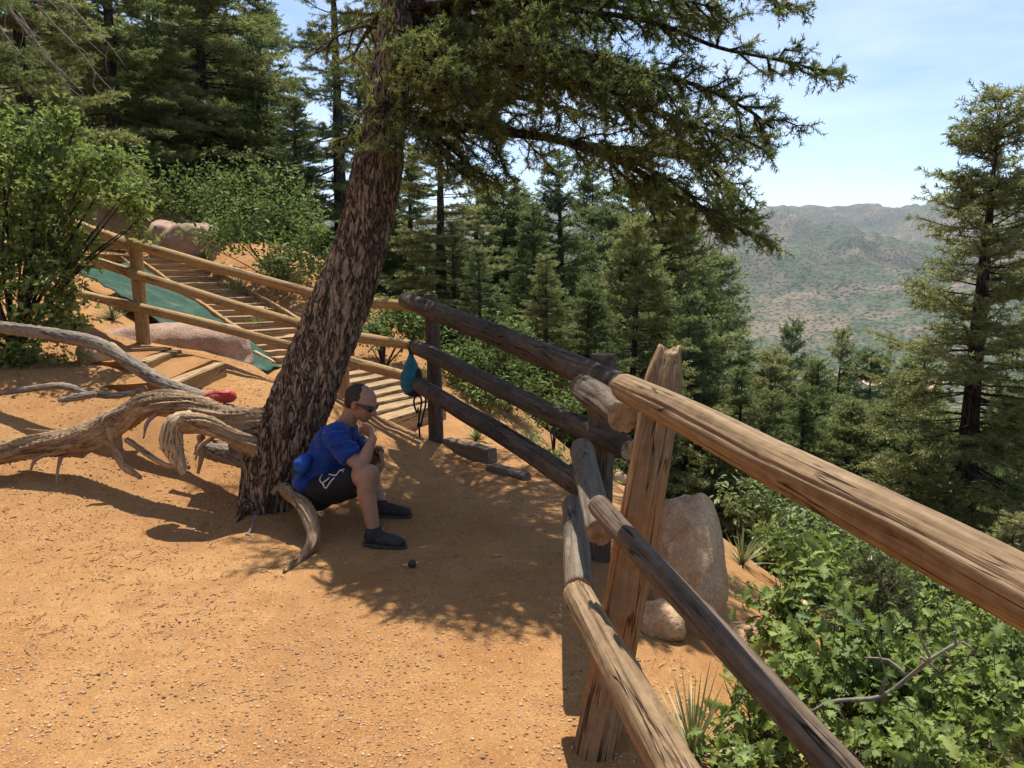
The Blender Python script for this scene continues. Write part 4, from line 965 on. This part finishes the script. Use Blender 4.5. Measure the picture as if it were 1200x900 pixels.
for k in range(9):
    px = [370, 345, 390, 405, 300, 265, 590, 720, 955][k]; Y = [11, 12.5, 10.5, 10, 14, 16, 9, 7, 5][k]; x = (px-600)/F*Y; s = [.12, .15, .1, .07, .2, .2, .1, .1, .1][k]
    rock('stone', (x, Y, G(x, Y)+s*.3), (s*1.2, s, s*.7), 30+k, 'granite', 'small loose stone on the bare slope, one of several alike', .35, .4, sub=3)['group'] = 'loose stones on the bare slopes'

bm = bmesh.new(); bmesh.ops.create_uvsphere(bm, u_segments=24, v_segments=18, radius=1)
for v in bm.verts:
    a_ = math.atan2(v.co.y, v.co.x); k = 1+.16*math.sin(a_*6+v.co.z*9)*math.sin(v.co.z*16+a_*2); v.co = Vector((v.co.x*.022*k, v.co.y*.022*k, v.co.z*.034))
    v.co = Matrix.Rotation(1.1, 3, 'X')@v.co
me = bpy.data.meshes.new('fir_cone'); bm.to_mesh(me); bm.free(); me.materials.append(mat_simple('cone', (.07, .045, .03), .9, .4, 60))
c = P(483, 668, 4.1); obj('fir_cone', me, None, (c.x, c.y, G(c.x, c.y)+.018), None, 'small dark fir cone lying on the shaded trail in front of the shoes', 'fir cone')
# ------------------------------------------------------------------ steps
def box_mesh(name, a, b, w, h, matn, seed=0, bev=.008):
    """beam from a to b (centre line of its top), width w, height h, grain along local Z"""
    a = Vector(a); b = Vector(b); L = (b-a).length; rg = np.random.default_rng(seed)
    bm = bmesh.new(); bmesh.ops.create_cube(bm, size=1)
    for v in bm.verts: v.co = Vector((v.co.x*w, v.co.y*h-h/2, (v.co.z+.5)*L))
    bmesh.ops.subdivide_edges(bm, edges=[e for e in bm.edges if abs(e.verts[0].co.z-e.verts[1].co.z) > L*.5], cuts=max(1, int(L/.15)))
    bmesh.ops.bevel(bm, geom=[e for e in bm.edges if e.calc_face_angle(0) > .8], offset=bev, segments=2, affect='EDGES')
    for v in bm.verts: v.co += Vector(rg.normal(0, .0025, 3)); v.co.y += .006*math.sin(v.co.z*3+seed)
    me = bpy.data.meshes.new(name); bm.to_mesh(me); bm.free(); me.materials.append(M[matn])
    z = (b-a).normalized(); y = Vector((0, 0, 1)); x = y.cross(z).normalized(); y = z.cross(x)
    m = Matrix((x, y, z)).transposed().to_4x4(); m.translation = a
    return me, m
def beam(name, a, b, w, h, matn, parent=None, seed=0, **props):
    me, m = box_mesh(name, a, b, w, h, matn, seed); o = obj(name, me, parent, **props)
    if parent is not None: m = Matrix.Translation(-Vector(parent.location))@m
    o.rotation_mode = 'QUATERNION'; o.location = m.to_translation(); o.rotation_quaternion = m.to_quaternion()
    return o
# two wide trail steps
beam('step_timber', P(196, 449, 6.35), P(254, 424, 7.15), .17, .16, 'timber', seed=1, label='lower broad timber step in front of the pink boulder', cat='step')
beam('step_timber', P(160, 424, 6.9), P(203, 409, 7.6), .17, .12, 'timber', seed=2, label='upper broad timber step next to the pink boulder', cat='step')
def slab(name, corners, seed, label):
    c = [Vector(p) for p in corners]; c[0].z = G(c[0].x, c[0].y)-.01; c[3].z = min(c[3].z, G(c[3].x, c[3].y)+.03); n = 24; V = []
    for i in range(n+1):
        for j in range(n+1):
            s, t = i/n, j/n; p = c[0]*(1-s)*(1-t)+c[1]*s*(1-t)+c[2]*s*t+c[3]*(1-s)*t; V.append(p[:])
    V = np.array(V); V[:, 2] += fbm(V*4, 3, seed)*.012
    b = V.copy(); b[:, 2] -= .3; k = (n+1)
    i, j = np.meshgrid(np.arange(n), np.arange(n), indexing='ij'); q = np.stack([i*k+j, (i+1)*k+j, (i+1)*k+j+1, i*k+j+1], -1).reshape(-1, 4)
    rim = [i*k for i in range(k)]+[n*k+j for j in range(1, k)]+[i*k+n for i in range(n-1, -1, -1)]+[j for j in range(n-1, 0, -1)]
    rim = np.array(rim); r2 = np.roll(rim, -1); side = np.stack([rim, r2, r2+len(V), rim+len(V)], 1)
    return np_mesh(name, np.concatenate([V, b]), [q, side], [M['soil']], True)
obj('trail', join and slab('trail', [P(118, 436, 6.55), P(193, 446.5, 6.4), P(250, 422, 7.1), P(200, 410, 7.7)], 1, ''), kind='structure')
obj('trail', slab('trail', [P(85, 421, 7.1), P(158, 422.5, 6.95), P(201, 407.5, 7.6), P(120, 398, 8.3)], 2, ''), kind='structure')
beam('edging_timber', P(524, 512, 7.0), P(577, 527, 6.5), .11, .13, 'timber_grey', seed=5, label='dark squared timber edging the trail beside the far fence post', cat='timber')
beam('edging_timber', P(575, 543, 6.25), P(617, 556, 5.95), .11, .12, 'timber_grey', seed=6, label='shorter dark edging timber, nearer the fence bend', cat='timber')

# long stairs of ties
sb = P(470, 486, 8.6); stt = empty('timber_stairway', sb, 'long stairway of sunlit timber ties climbing beyond the pale fence', 'stairs')
nst = 25
for k in range(nst):
    t = k/(nst-1)*4; i_ = min(3, int(t)); f_ = t-i_
    c = SL[i_].lerp(SL[i_+1], f_); ax = Vector((*SD[i_], 0)).lerp(Vector((*SD[i_+1], 0)), f_).normalized()
    w = .68-.18*t/4; rj = rk.uniform(-.05, .05)
    beam('step', c-ax*(w+rj)+Vector((0, 0, .015)), c+ax*(w-rj)+Vector((0, 0, .015+rk.uniform(-.012, .012))), .22, .2, 'timber', stt, 100+k)
# stringer boards beside the stairs
for off, z_ in ((-.6, .12), (-.8, .06), (.62, .06)):
    for i_ in (2, 3):
        a_ = SL[i_]+Vector((*SD[i_], 0))*off; b_ = SL[i_+1]+Vector((*SD[i_+1], 0))*off
        beam('side_board', a_+Vector((0, 0, z_)), b_+Vector((0, 0, z_)), .06, .12, 'wood_new', stt, 201+i_)
# loose ties near the top landing
p = P(165, 303, 16.5); beam('loose_timber', P(100, 296, 16.8), P(172, 300, 16.9), .2, .15, 'timber', seed=9, label='timber lying across the landing at the top of the stairs', cat='timber')
beam('loose_timber', P(85, 283, 18), P(150, 286, 18), .2, .12, 'timber', seed=10, label='second timber across the landing, further back', cat='timber')
beam('loose_timber', P(298, 410, 9.7), P(322, 424, 9.3), .04, .03, 'wood_pale', seed=12, label='pale stick lying on the green netting', cat='stick')

# netting draped on the bank
def net(name, quad, label, n=36, lift=.02, bulge=.06, seed=0):
    c = [Vector(p) for p in quad]; V = []
    for i in range(n+1):
        for j in range(n+1):
            s, t = i/n, j/n; p = c[0]*(1-s)*(1-t)+c[1]*s*(1-t)+c[2]*s*t+c[3]*(1-s)*t; V.append(p[:])
    V = np.array(V); V[:, 2] += fbm(V*1.8, 3, seed)*bulge+(1-np.abs(fbm(V*[2.2, .9, 1], 3, seed+4))*3)*bulge*.5; k = n+1
    i, j = np.meshgrid(np.arange(n), np.arange(n), indexing='ij'); q = np.stack([i*k+j, (i+1)*k+j, (i+1)*k+j+1, i*k+j+1], -1).reshape(-1, 4)
    me = np_mesh(name, V-V[0], [q], [M['net']], True); o = obj(name, me, None, V[0], None, label, 'netting')
    md = o.modifiers.new('thick', 'SOLIDIFY'); md.thickness = .012; return o
net('green_netting', [P(92, 318, 11.8), P(160, 308, 14.6), P(335, 430, 10.6), P(286, 441, 9.0)], 'green erosion netting stretched on the bank below the stairs', bulge=.08, seed=2)
net('green_netting', [P(898, 735, 4.1), P(935, 742, 4.3), P(965, 800, 3.8), P(935, 812, 3.6)], 'scrap of green netting showing through the oak leaves', 12, bulge=.02, seed=3)

# ------------------------------------------------------------------ implicit-style figures
def _cap(bm, a, b, ra, rb, flat=False, sx=1., n=18):
    a = Vector(a); b = Vector(b); d = b-a; L = d.length; q = d.to_track_quat('Z', 'Y').to_matrix()
    prof_ = []
    if flat: prof_ = [(0, .001), (0, ra*.98), (L, rb*.98), (L, .001)]
    else:
        for i in range(7): t = -math.pi/2+math.pi/2*i/6; prof_.append((ra*math.sin(t), max(.0005, ra*math.cos(t))))
        for i in range(7): t = math.pi/2*i/6; prof_.append((L+rb*math.sin(t), max(.0005, rb*math.cos(t))))
    rings = []
    for z, r in prof_: rings.append([bm.verts.new(a+q@Vector((r*sx*math.cos(k*6.2832/n), r*math.sin(k*6.2832/n), z))) for k in range(n)])
    for i in range(len(rings)-1):
        for k in range(n): bm.faces.new((rings[i][k], rings[i][(k+1) % n], rings[i+1][(k+1) % n], rings[i+1][k]))
    bm.faces.new(rings[0][::-1]); bm.faces.new(rings[-1])
def _ell(bm, c, r, rot=None):
    m = Matrix.Translation(Vector(c))@((rot.to_4x4() if rot is not None else Matrix.Identity(4)))@Matrix.Diagonal((*r, 1))
    bmesh.ops.create_uvsphere(bm, u_segments=20, v_segments=12, radius=1, matrix=m)
def solidify_parts(name, fn, voxel, smooth=6, mats=(), parent=None, wrinkle=0):
    bm = bmesh.new(); fn(bm); me = bpy.data.meshes.new(name); bm.to_mesh(me); bm.free()
    o = bpy.data.objects.new(name, me); COL.objects.link(o)
    m = o.modifiers.new('r', 'REMESH'); m.mode = 'VOXEL'; m.voxel_size = voxel
    if smooth: s = o.modifiers.new('s', 'SMOOTH'); s.factor = .5; s.iterations = smooth
    dg = bpy.context.evaluated_depsgraph_get(); nm = bpy.data.meshes.new_from_object(o.evaluated_get(dg)); o.modifiers.clear(); o.data = nm; bpy.data.meshes.remove(me)
    if wrinkle:
        v = np.empty(len(nm.vertices)*3, np.float32); nm.vertices.foreach_get('co', v); v = v.reshape(-1, 3); nn = np.empty(len(v)*3, np.float32); nm.vertices.foreach_get('normal', nn); nn = nn.reshape(-1, 3)
        q = v*np.array([9, 9, 22]); w = 1-np.abs(fbm(q, 3, 3))*2; v = v+nn*(w*wrinkle)[:, None]; nm.vertices.foreach_set('co', v.astype(np.float32).ravel()); nm.update()
    nm.materials.clear()
    for mm in mats: nm.materials.append(mm)
    nm.polygons.foreach_set('use_smooth', np.ones(len(nm.polygons), bool)); nm.name = name
    if parent is not None:
        o.parent = parent; nm.transform(Matrix.Translation(-Vector(parent.location)))
    return o
J = {k: P(*v) for k, v in dict(pel=(372, 570, 4.86), hipN=(376, 576, 4.72), hipF=(372, 565, 5.0), belly=(380, 548, 4.86), chest=(393, 523, 4.86), neck=(405, 498, 4.84), head=(423, 473, 4.8),
    shN=(393, 512, 4.68), shF=(406, 504, 5.02), elN=(422, 549, 4.56), wrN=(437, 514, 4.62), elF=(434, 541, 4.98), wrF=(445, 527, 4.86),
    knN=(432, 556, 4.52), anN=(438, 621, 4.47), knF=(436, 549, 5.08), anF=(447, 592, 5.02)).items()}
foot = G(J['anN'].x, 4.46)
man = empty('person', (J['pel'].x, J['pel'].y, G(J['pel'].x, J['pel'].y)), 'man in blue t-shirt, black shorts and sunglasses sitting hunched against the leaning tree', 'person')
hf = Vector((.90, -.22, -.36)).normalized(); hl = Vector((0, 0, 1)).cross(hf).normalized(); hu = hf.cross(hl)
HM = Matrix((hf, hl, hu)).transposed()
def hp(f, l, u): return J['head']+HM@Vector((f, l, u))
def fingers(bm, wrist, dirv, palmn, curl, s=1., thumb_side=1):
    dv = Vector(dirv).normalized(); pn = Vector(palmn); pn = (pn-dv*pn.dot(dv)).normalized(); sd_ = dv.cross(pn).normalized()*thumb_side
    pc = wrist+dv*.045*s
    for k in range(4):
        o = (k-1.5)*.0175*s; _cap(bm, wrist+sd_*o*.5, wrist+dv*.08*s+sd_*o, .0135*s, .0115*s)
    for k in range(4):
        o = (1.5-k)*.021*s; b0 = wrist+dv*.084*s+sd_*o; ln_ = [.062, .07, .066, .05][k]*s; a_ = 0; p = b0
        for i_, fr in enumerate((.45, .32, .23)):
            a_ += curl*(.8 if i_ == 0 else 1.); dd = dv*math.cos(a_)+pn*math.sin(a_); e = p+dd*ln_*fr*1.15+sd_*o*.06; _cap(bm, p, e, .0092*s, .0082*s); p = e
    t0 = wrist+dv*.03*s+sd_*.022*s; t1 = t0+(dv*.6+sd_*.75+pn*.3).normalized()*.035*s; t2 = t1+(dv*.8+sd_*.15+pn*.6).normalized()*.03*s
    _cap(bm, t0, t1, .0125*s, .011*s); _cap(bm, t1, t2, .0105*s, .009*s)
def body(bm):
    _cap(bm, J['pel'], J['belly'], .11, .108); _cap(bm, J['belly'], J['chest'], .108, .112); _cap(bm, J['chest'], J['neck']-Vector((0, 0, .03)), .108, .058)
    _cap(bm, J['shN'], J['shF'], .052, .052)
    _cap(bm, J['neck']-Vector((.01, 0, .03)), hp(-.035, 0, -.05), .056, .05)
    # head
    _ell(bm, hp(-.008, 0, .028), (.098, .076, .088), HM); _ell(bm, hp(.022, 0, -.03), (.066, .06, .068), HM); _ell(bm, hp(.05, 0, -.078), (.03, .032, .026), HM)
    _ell(bm, hp(.078, 0, .03), (.02, .045, .012), HM); _cap(bm, hp(.084, 0, .012), hp(.106, 0, -.025), .009, .0145); _ell(bm, hp(.085, .012, -.03), (.012, .01, .008), HM); _ell(bm, hp(.085, -.012, -.03), (.012, .01, .008), HM)
    _ell(bm, hp(.078, 0, -.052), (.013, .024, .006), HM); _ell(bm, hp(.075, 0, -.064), (.012, .021, .006), HM)
    for s_ in (-1, 1): _ell(bm, hp(-.012, s_*.077, -.005), (.018, .009, .031), HM); _ell(bm, hp(.055, s_*.036, -.02), (.02, .018, .018), HM)
    for a_, b_, c_ in (('shN', 'elN', 'wrN'), ('shF', 'elF', 'wrF')):
        _cap(bm, J[a_], J[a_].lerp(J[b_], .5), .052, .05); _cap(bm, J[a_].lerp(J[b_], .5), J[b_], .05, .038); _cap(bm, J[b_], J[b_].lerp(J[c_], .3), .039, .042); _cap(bm, J[b_].lerp(J[c_], .3), J[c_], .042, .025)
    fingers(bm, J['wrN'], hp(.085, -.02, -.10)-J['wrN'], Vector((-1, .1, .2)), .75, 1., -1)
    fingers(bm, J['wrF'], Vector((.25, -.25, -1)), Vector((-1, -.1, -.2)), .45, 1., 1)
    for a_, b_, c_ in (('hipN', 'knN', 'anN'), ('hipF', 'knF', 'anF')):
        _cap(bm, J[a_], J[b_], .085, .058); k = J[b_]; an = J[c_]
        cf = k.lerp(an, .3)+Vector((-.022, 0, 0)); _cap(bm, k, cf, .056, .057); _cap(bm, cf, an, .055, .037); _ell(bm, k+Vector((.012, 0, .005)), (.05, .05, .055))
        _cap(bm, an, an+Vector((.02, 0, -.05)), .037, .04)
bd = solidify_parts('body', body, .0058, 4, [M['skin']], man)
def shirt(bm):
    _cap(bm, J['pel']+Vector((0, 0, .02)), J['belly'], .124, .127); _cap(bm, J['belly'], J['chest'], .127, .13); _cap(bm, J['chest'], J['neck']-Vector((.01, 0, .05)), .126, .072); _cap(bm, J['shN']+Vector((0, .02, 0)), J['shF']-Vector((0, .02, 0)), .069, .069)
    _cap(bm, J['neck']-Vector((.015, 0, .05)), J['neck']-Vector((.008, 0, .008)), .078, .066, True)
    for a_, b_ in (('shN', 'elN'), ('shF', 'elF')): _cap(bm, J[a_]-Vector((.01, 0, 0)), J[a_].lerp(J[b_], .66), .058, .063, True)
    _ell(bm, J['pel']+Vector((-.05, -.02, .05)), (.085, .13, .06))
solidify_parts('t_shirt', shirt, .006, 3, [M['shirt']], man, .016)
def shorts(bm):
    _ell(bm, J['pel']-Vector((.0, 0, .035)), (.12, .175, .11))
    for a_, b_ in (('hipN', 'knN'), ('hipF', 'knF')): _cap(bm, J[a_], J[a_].lerp(J[b_], .5), .092, .086); _cap(bm, J[a_].lerp(J[b_], .4), J[a_].lerp(J[b_], .8), .088, .084, True)
    _cap(bm, J['hipN'].lerp(J['knN'], .1)-Vector((0, 0, .02)), J['hipN'].lerp(J['knN'], .75)-Vector((0, 0, .045)), .08, .06)
sh = solidify_parts('shorts', shorts, .008, 5, [M['shorts']], man, .006)
# white squiggle print on the side of the shorts: thin raised ribbon
def stroke3(name, pts2, r, matn, parent, n=6):
    v, q, t = tube([np.array(P(*p)) for p in pts2], [r]*len(pts2), n, None, .006); v = v-np.array(parent.location); return obj(name, np_mesh(name, v, [q, t], [M[matn]], True), parent)
bmv = None
def shorts_surface(px, py):
    """nearest surface point of the shorts towards the viewer in that direction"""
    o_ = Vector((0, 0, CAMZ)); d_ = (P(px, py, 5)-o_).normalized(); loc = Vector(sh.location)+Vector(man.location)
    hit, l, nrm, idx = sh.ray_cast(o_-loc, d_)
    if hit: return np.array(l+nrm*.0015)
    return np.array(P(px, py, 4.6)-Vector(man.location))
bpy.context.view_layer.update()
parts = []
for seg in [[(383, 548), (390, 552), (386, 560), (378, 566)], [(390, 551), (398, 549), (402, 553)], [(386, 556), (394, 557), (398, 552), (404, 550)], [(378, 566), (382, 572), (388, 564), (392, 560)], [(378, 556), (375, 563), (380, 568)]]:
    pp = [shorts_surface(a_, b_) for a_, b_ in seg]
    if len(pp) > 1: v, q, t = tube(pp, [.0045]*len(pp), 5, None, .01); parts.append((v, [q, t]))
V_, F_ = join(parts); obj('shorts_print', np_mesh('shorts_print', V_, F_, [M['white_print']], True), man)
def hair(bm):
    _ell(bm, hp(-.027, 0, .032), (.085, .0785, .082), HM); _ell(bm, hp(-.05, 0, -.005), (.05, .066, .055), HM)
solidify_parts('hair', hair, .006, 3, [M['hair']], man, .003)
def glasses(bm):
    for s_ in (-1, 1):
        _ell(bm, hp(.086, s_*.033, .008), (.011, .031, .022), HM); _cap(bm, hp(.080, s_*.06, .012), hp(.03, s_*.078, .013), .012, .006); _cap(bm, hp(.03, s_*.078, .013), hp(-.01, s_*.082, .012), .006, .004)
    _cap(bm, hp(.097, -.03, .014), hp(.097, .03, .014), .004, .004)
solidify_parts('sunglasses', glasses, .0032, 2, [M['black']], man)
def shoe(an, tv, gz):
    tv = Vector(tv).normalized(); sdv = Vector((-tv.y, tv.x, 0)); c = Vector((an.x, an.y, gz))
    rot = Matrix((tv, sdv, Vector((0, 0, 1)))).transposed()
    def upper(bm):
        _ell(bm, c+tv*.0+Vector((0, 0, .06)), (.055, .043, .05), rot); _ell(bm, c+tv*.09+Vector((0, 0, .048)), (.10, .046, .036), rot); _ell(bm, c+tv*.15+Vector((0, 0, .04)), (.055, .045, .03), rot); _cap(bm, c+Vector((0, 0, .05)), c+Vector((-.0, 0, .105)), .047, .047, True)
        _ell(bm, c+tv*.06+Vector((0, 0, .07)), (.06, .03, .025), rot)
    def so(bm):
        for k in range(7): t = k/6; _cap(bm, c+tv*(-.03+.205*t)+Vector((0, 0, .002)), c+tv*(-.03+.205*t)+Vector((0, 0, .026)), .034+.008*math.sin(t*3), .035+.008*math.sin(t*3), True)
    s_ = solidify_parts('shoe', upper, .006, 3, [M['shoe']], man); ss = solidify_parts('sole', so, .006, 2, [M['sole']])
    ss.data.transform(Matrix.Translation(-Vector(man.location))); ss.parent = s_
    lc = []
    for k in range(4):
        p = c+tv*(.04+.022*k)+Vector((0, 0, .094-.009*k)); w_ = .026
        v, q, t = tube([p-sdv*w_-Vector((0, 0, .008)), p, p+sdv*w_-Vector((0, 0, .008))], [.003]*3, 6, None, .01); lc.append((v-np.array(man.location), [q, t]))
    V_, F_ = join(lc); o = obj('laces', np_mesh('laces', V_, F_, [M['grey_fabric']], True), s_)
shoe(P(437, 640, 4.45), (1, -.25, 0), G(J['anN'].x, 4.45)); shoe(Vector((J['anF'].x, 4.98, 0)), (1, -.12, 0), G(J['anF'].x, 4.98))
for an in ('anN', 'anF'):
    def sk(bm, an=an): _cap(bm, J[an]+Vector((.002, 0, .02)), J[an]+Vector((.01, 0, -.07)), .043, .045, True)
    solidify_parts('sock', sk, .006, 2, [M['sock']], man)
def watch(bm):
    d_ = (J['wrF']-J['elF']).normalized(); _cap(bm, J['wrF']-d_*.03, J['wrF']-d_*.008, .0335, .0335, True); _ell(bm, J['wrF']-d_*.019+Vector((.01, -.028, .01)), (.017, .012, .017))
solidify_parts('watch', watch, .004, 1, [M['black']], man)
# blue bundle behind him
def bun(bm):
    c = P(354, 545, 4.74); _ell(bm, c, (.045, .05, .05)); _ell(bm, c+Vector((.02, 0, .03)), (.035, .04, .035))
c = P(354, 545, 4.74); bu = empty('stuff_sack', (c.x, c.y, c.z), 'small bright blue bundle wedged between the man\'s back and the trunk', 'bag'); solidify_parts('sack_body', bun, .008, 3, [M['blue_bright']], bu, .012)

# red pouch on the roots
c = P(259, 465, 5.38)
def rp(bm):
    _ell(bm, c, (.1, .06, .04)); _ell(bm, c+Vector((.04, -.01, .018)), (.055, .05, .03)); _ell(bm, c+Vector((-.06, 0, -.005)), (.045, .05, .035))
rb_ = empty('red_pouch', c, 'crumpled red pouch lying behind the roots of the leaning tree', 'bag'); solidify_parts('pouch_body', rp, .006, 3, [M['red']], rb_, .010)
v, q, t = tube([c+Vector((-.08, -.045, .02)), c+Vector((0, -.06, .035)), c+Vector((.08, -.05, .03))], [.004]*3, 6, None, .01); obj('zip', np_mesh('zip', v-np.array(c), [q, t], [M['strap']], True), rb_)

# teal bag hanging from the rail
c = P(482, 440, 6.86); tbg = empty('hanging_bag', c, 'small teal hydration bag with black straps hanging from the far rails', 'bag')
def tb_(bm):
    _ell(bm, c+Vector((-.01, 0, -.05)), (.085, .06, .13)); _ell(bm, c+Vector((0, 0, .05)), (.06, .045, .1)); _cap(bm, c+Vector((0, 0, .1)), c+Vector((.0, .0, .19)), .04, .015)
solidify_parts('bag_body', tb_, .008, 4, [M['teal']], tbg, .008)
def tb2(bm): _ell(bm, c+Vector((.055, -.005, -.05)), (.045, .055, .12)); _ell(bm, c+Vector((.02, -.01, -.15)), (.07, .05, .035))
solidify_parts('bag_back', tb2, .008, 4, [M['strap']], tbg)
for k, pp in enumerate([[(482, 422, 6.86), (480, 408, 6.84), (484, 398, 6.9), (487, 412, 6.95)], [(490, 462, 6.84), (494, 470, 6.84), (491, 492, 6.83), (492, 512, 6.82)], [(494, 455, 6.84), (499, 470, 6.84), (495, 490, 6.83), (493, 500, 6.82)], [(488, 460, 6.84), (485, 472, 6.83), (489, 484, 6.83), (490, 478, 6.83)], [(492, 448, 6.84), (502, 456, 6.83), (504, 466, 6.83), (498, 462, 6.83)]]):
    v, q, t = tube([np.array(P(*p)) for p in pp], [.0085]*4, 8, None, .01); obj('strap', np_mesh('strap', v-np.array(c), [q, t], [M['strap']], True), tbg)
bk = P(491, 498, 6.8)
def bkf(bm): _cap(bm, bk+Vector((0, 0, .02)), bk-Vector((0, 0, .02)), .017, .017, True)
solidify_parts('buckle', bkf, .005, 1, [M['strap']], tbg)

# dirt road in the far valley
V = []
for k in range(60):
    azr = R(22+9*k/59); r = 1450+60*math.sin(k*.3); x = r*math.sin(azr); y = r*math.cos(azr)
    for s in (0, 1): rr_ = r+s*22; X_, Y_ = rr_*math.sin(azr), rr_*math.cos(azr); V.append((X_, Y_, G(X_, Y_)+2*s+2))
q = np.array([(2*k, 2*k+1, 2*k+3, 2*k+2) for k in range(59)]); m_, nt, nd, lk = mat('road_dirt'); finish(nt, ramp(nt, noise(nt, coords(nt), .05, 4), [(.3, (.4, .2, .12)), (.7, (.55, .38, .28))]), 1)
obj('dirt_road', np_mesh('dirt_road', np.array(V), [q[:, ::-1]], [m_], True), kind='structure')

# ------------------------------------------------------------------ haze
bm = bmesh.new(); bmesh.ops.create_cube(bm, size=1)
zlo = float(min(Vf[:, 2].min(), Vn[:, 2].min()))-1; zhi = float(max(Vf[:, 2].max(), 40))+5
for v in bm.verts: v.co = Vector((v.co.x*19400, v.co.y*19400, zlo if v.co.z < 0 else zhi))
me = bpy.data.meshes.new('haze'); bm.to_mesh(me); bm.free()
m_, nt, nd, lk = mat('haze'); pv = N(nt, 'ShaderNodeVolumePrincipled'); pv.inputs['Color'].default_value = (.85, .9, 1, 1); pv.inputs['Density'].default_value = .75e-4; pv.inputs['Anisotropy'].default_value = .3
o_ = N(nt, 'ShaderNodeOutputMaterial'); lk.new(pv.outputs[0], o_.inputs['Volume']); me.materials.append(m_); obj('haze', me, kind='stuff')

# ------------------------------------------------------------------ light
wo = bpy.data.worlds.new('World'); scene.world = wo; wo.use_nodes = True; nt = wo.node_tree; nt.nodes.clear()
sky = N(nt, 'ShaderNodeTexSky'); sky.sky_type = 'NISHITA'; sky.sun_disc = False; sky.sun_elevation = R(SUN_EL); sky.sun_rotation = R(SUN_AZ); sky.altitude = 2200; sky.air_density = 1.0; sky.dust_density = 2.2; sky.ozone_density = 2.5
bg = N(nt, 'ShaderNodeBackground'); bg.inputs[1].default_value = .10
tc = N(nt, 'ShaderNodeTexCoord'); mp = N(nt, 'ShaderNodeMapping'); mp.inputs['Scale'].default_value = (1, 1, 4.5); nt.links.new(tc.outputs['Generated'], mp.inputs[0])
cn = noise(nt, mp.outputs[0], 2.3, 7, .6, .3)
cl = ramp(nt, cn, [(.42, (.03, .03, .03)), (.8, (.5, .5, .5))])
skc = mix(nt, cl, sky.outputs[0], (7.6, 8.1, 9.3))
nt.links.new(skc, bg.inputs[0]); ow = N(nt, 'ShaderNodeOutputWorld'); nt.links.new(bg.outputs[0], ow.inputs[0])
sl = bpy.data.lights.new('sun', 'SUN'); sl.energy = 4.4; sl.angle = R(.55); sl.color = (1, .95, .87); so_ = bpy.data.objects.new('sun', sl); COL.objects.link(so_)
so_.rotation_mode = 'QUATERNION'; so_.rotation_quaternion = Vector(sd).to_track_quat('Z', 'Y'); so_.location = (0, 0, 30)
scene.view_settings.view_transform = 'Standard'; scene.view_settings.look = 'None'; scene.view_settings.gamma = 1; scene.view_settings.exposure = .88
cy = scene.cycles; cy.max_bounces = 6; cy.diffuse_bounces = 3; cy.glossy_bounces = 2; cy.transmission_bounces = 4; cy.volume_bounces = 0; cy.transparent_max_bounces = 4
cy.use_denoising = True; cy.use_adaptive_sampling = True; cy.adaptive_threshold = .02; cy.sample_clamp_indirect = 6
try: cy.denoiser = 'OPENIMAGEDENOISE'
except Exception: pass
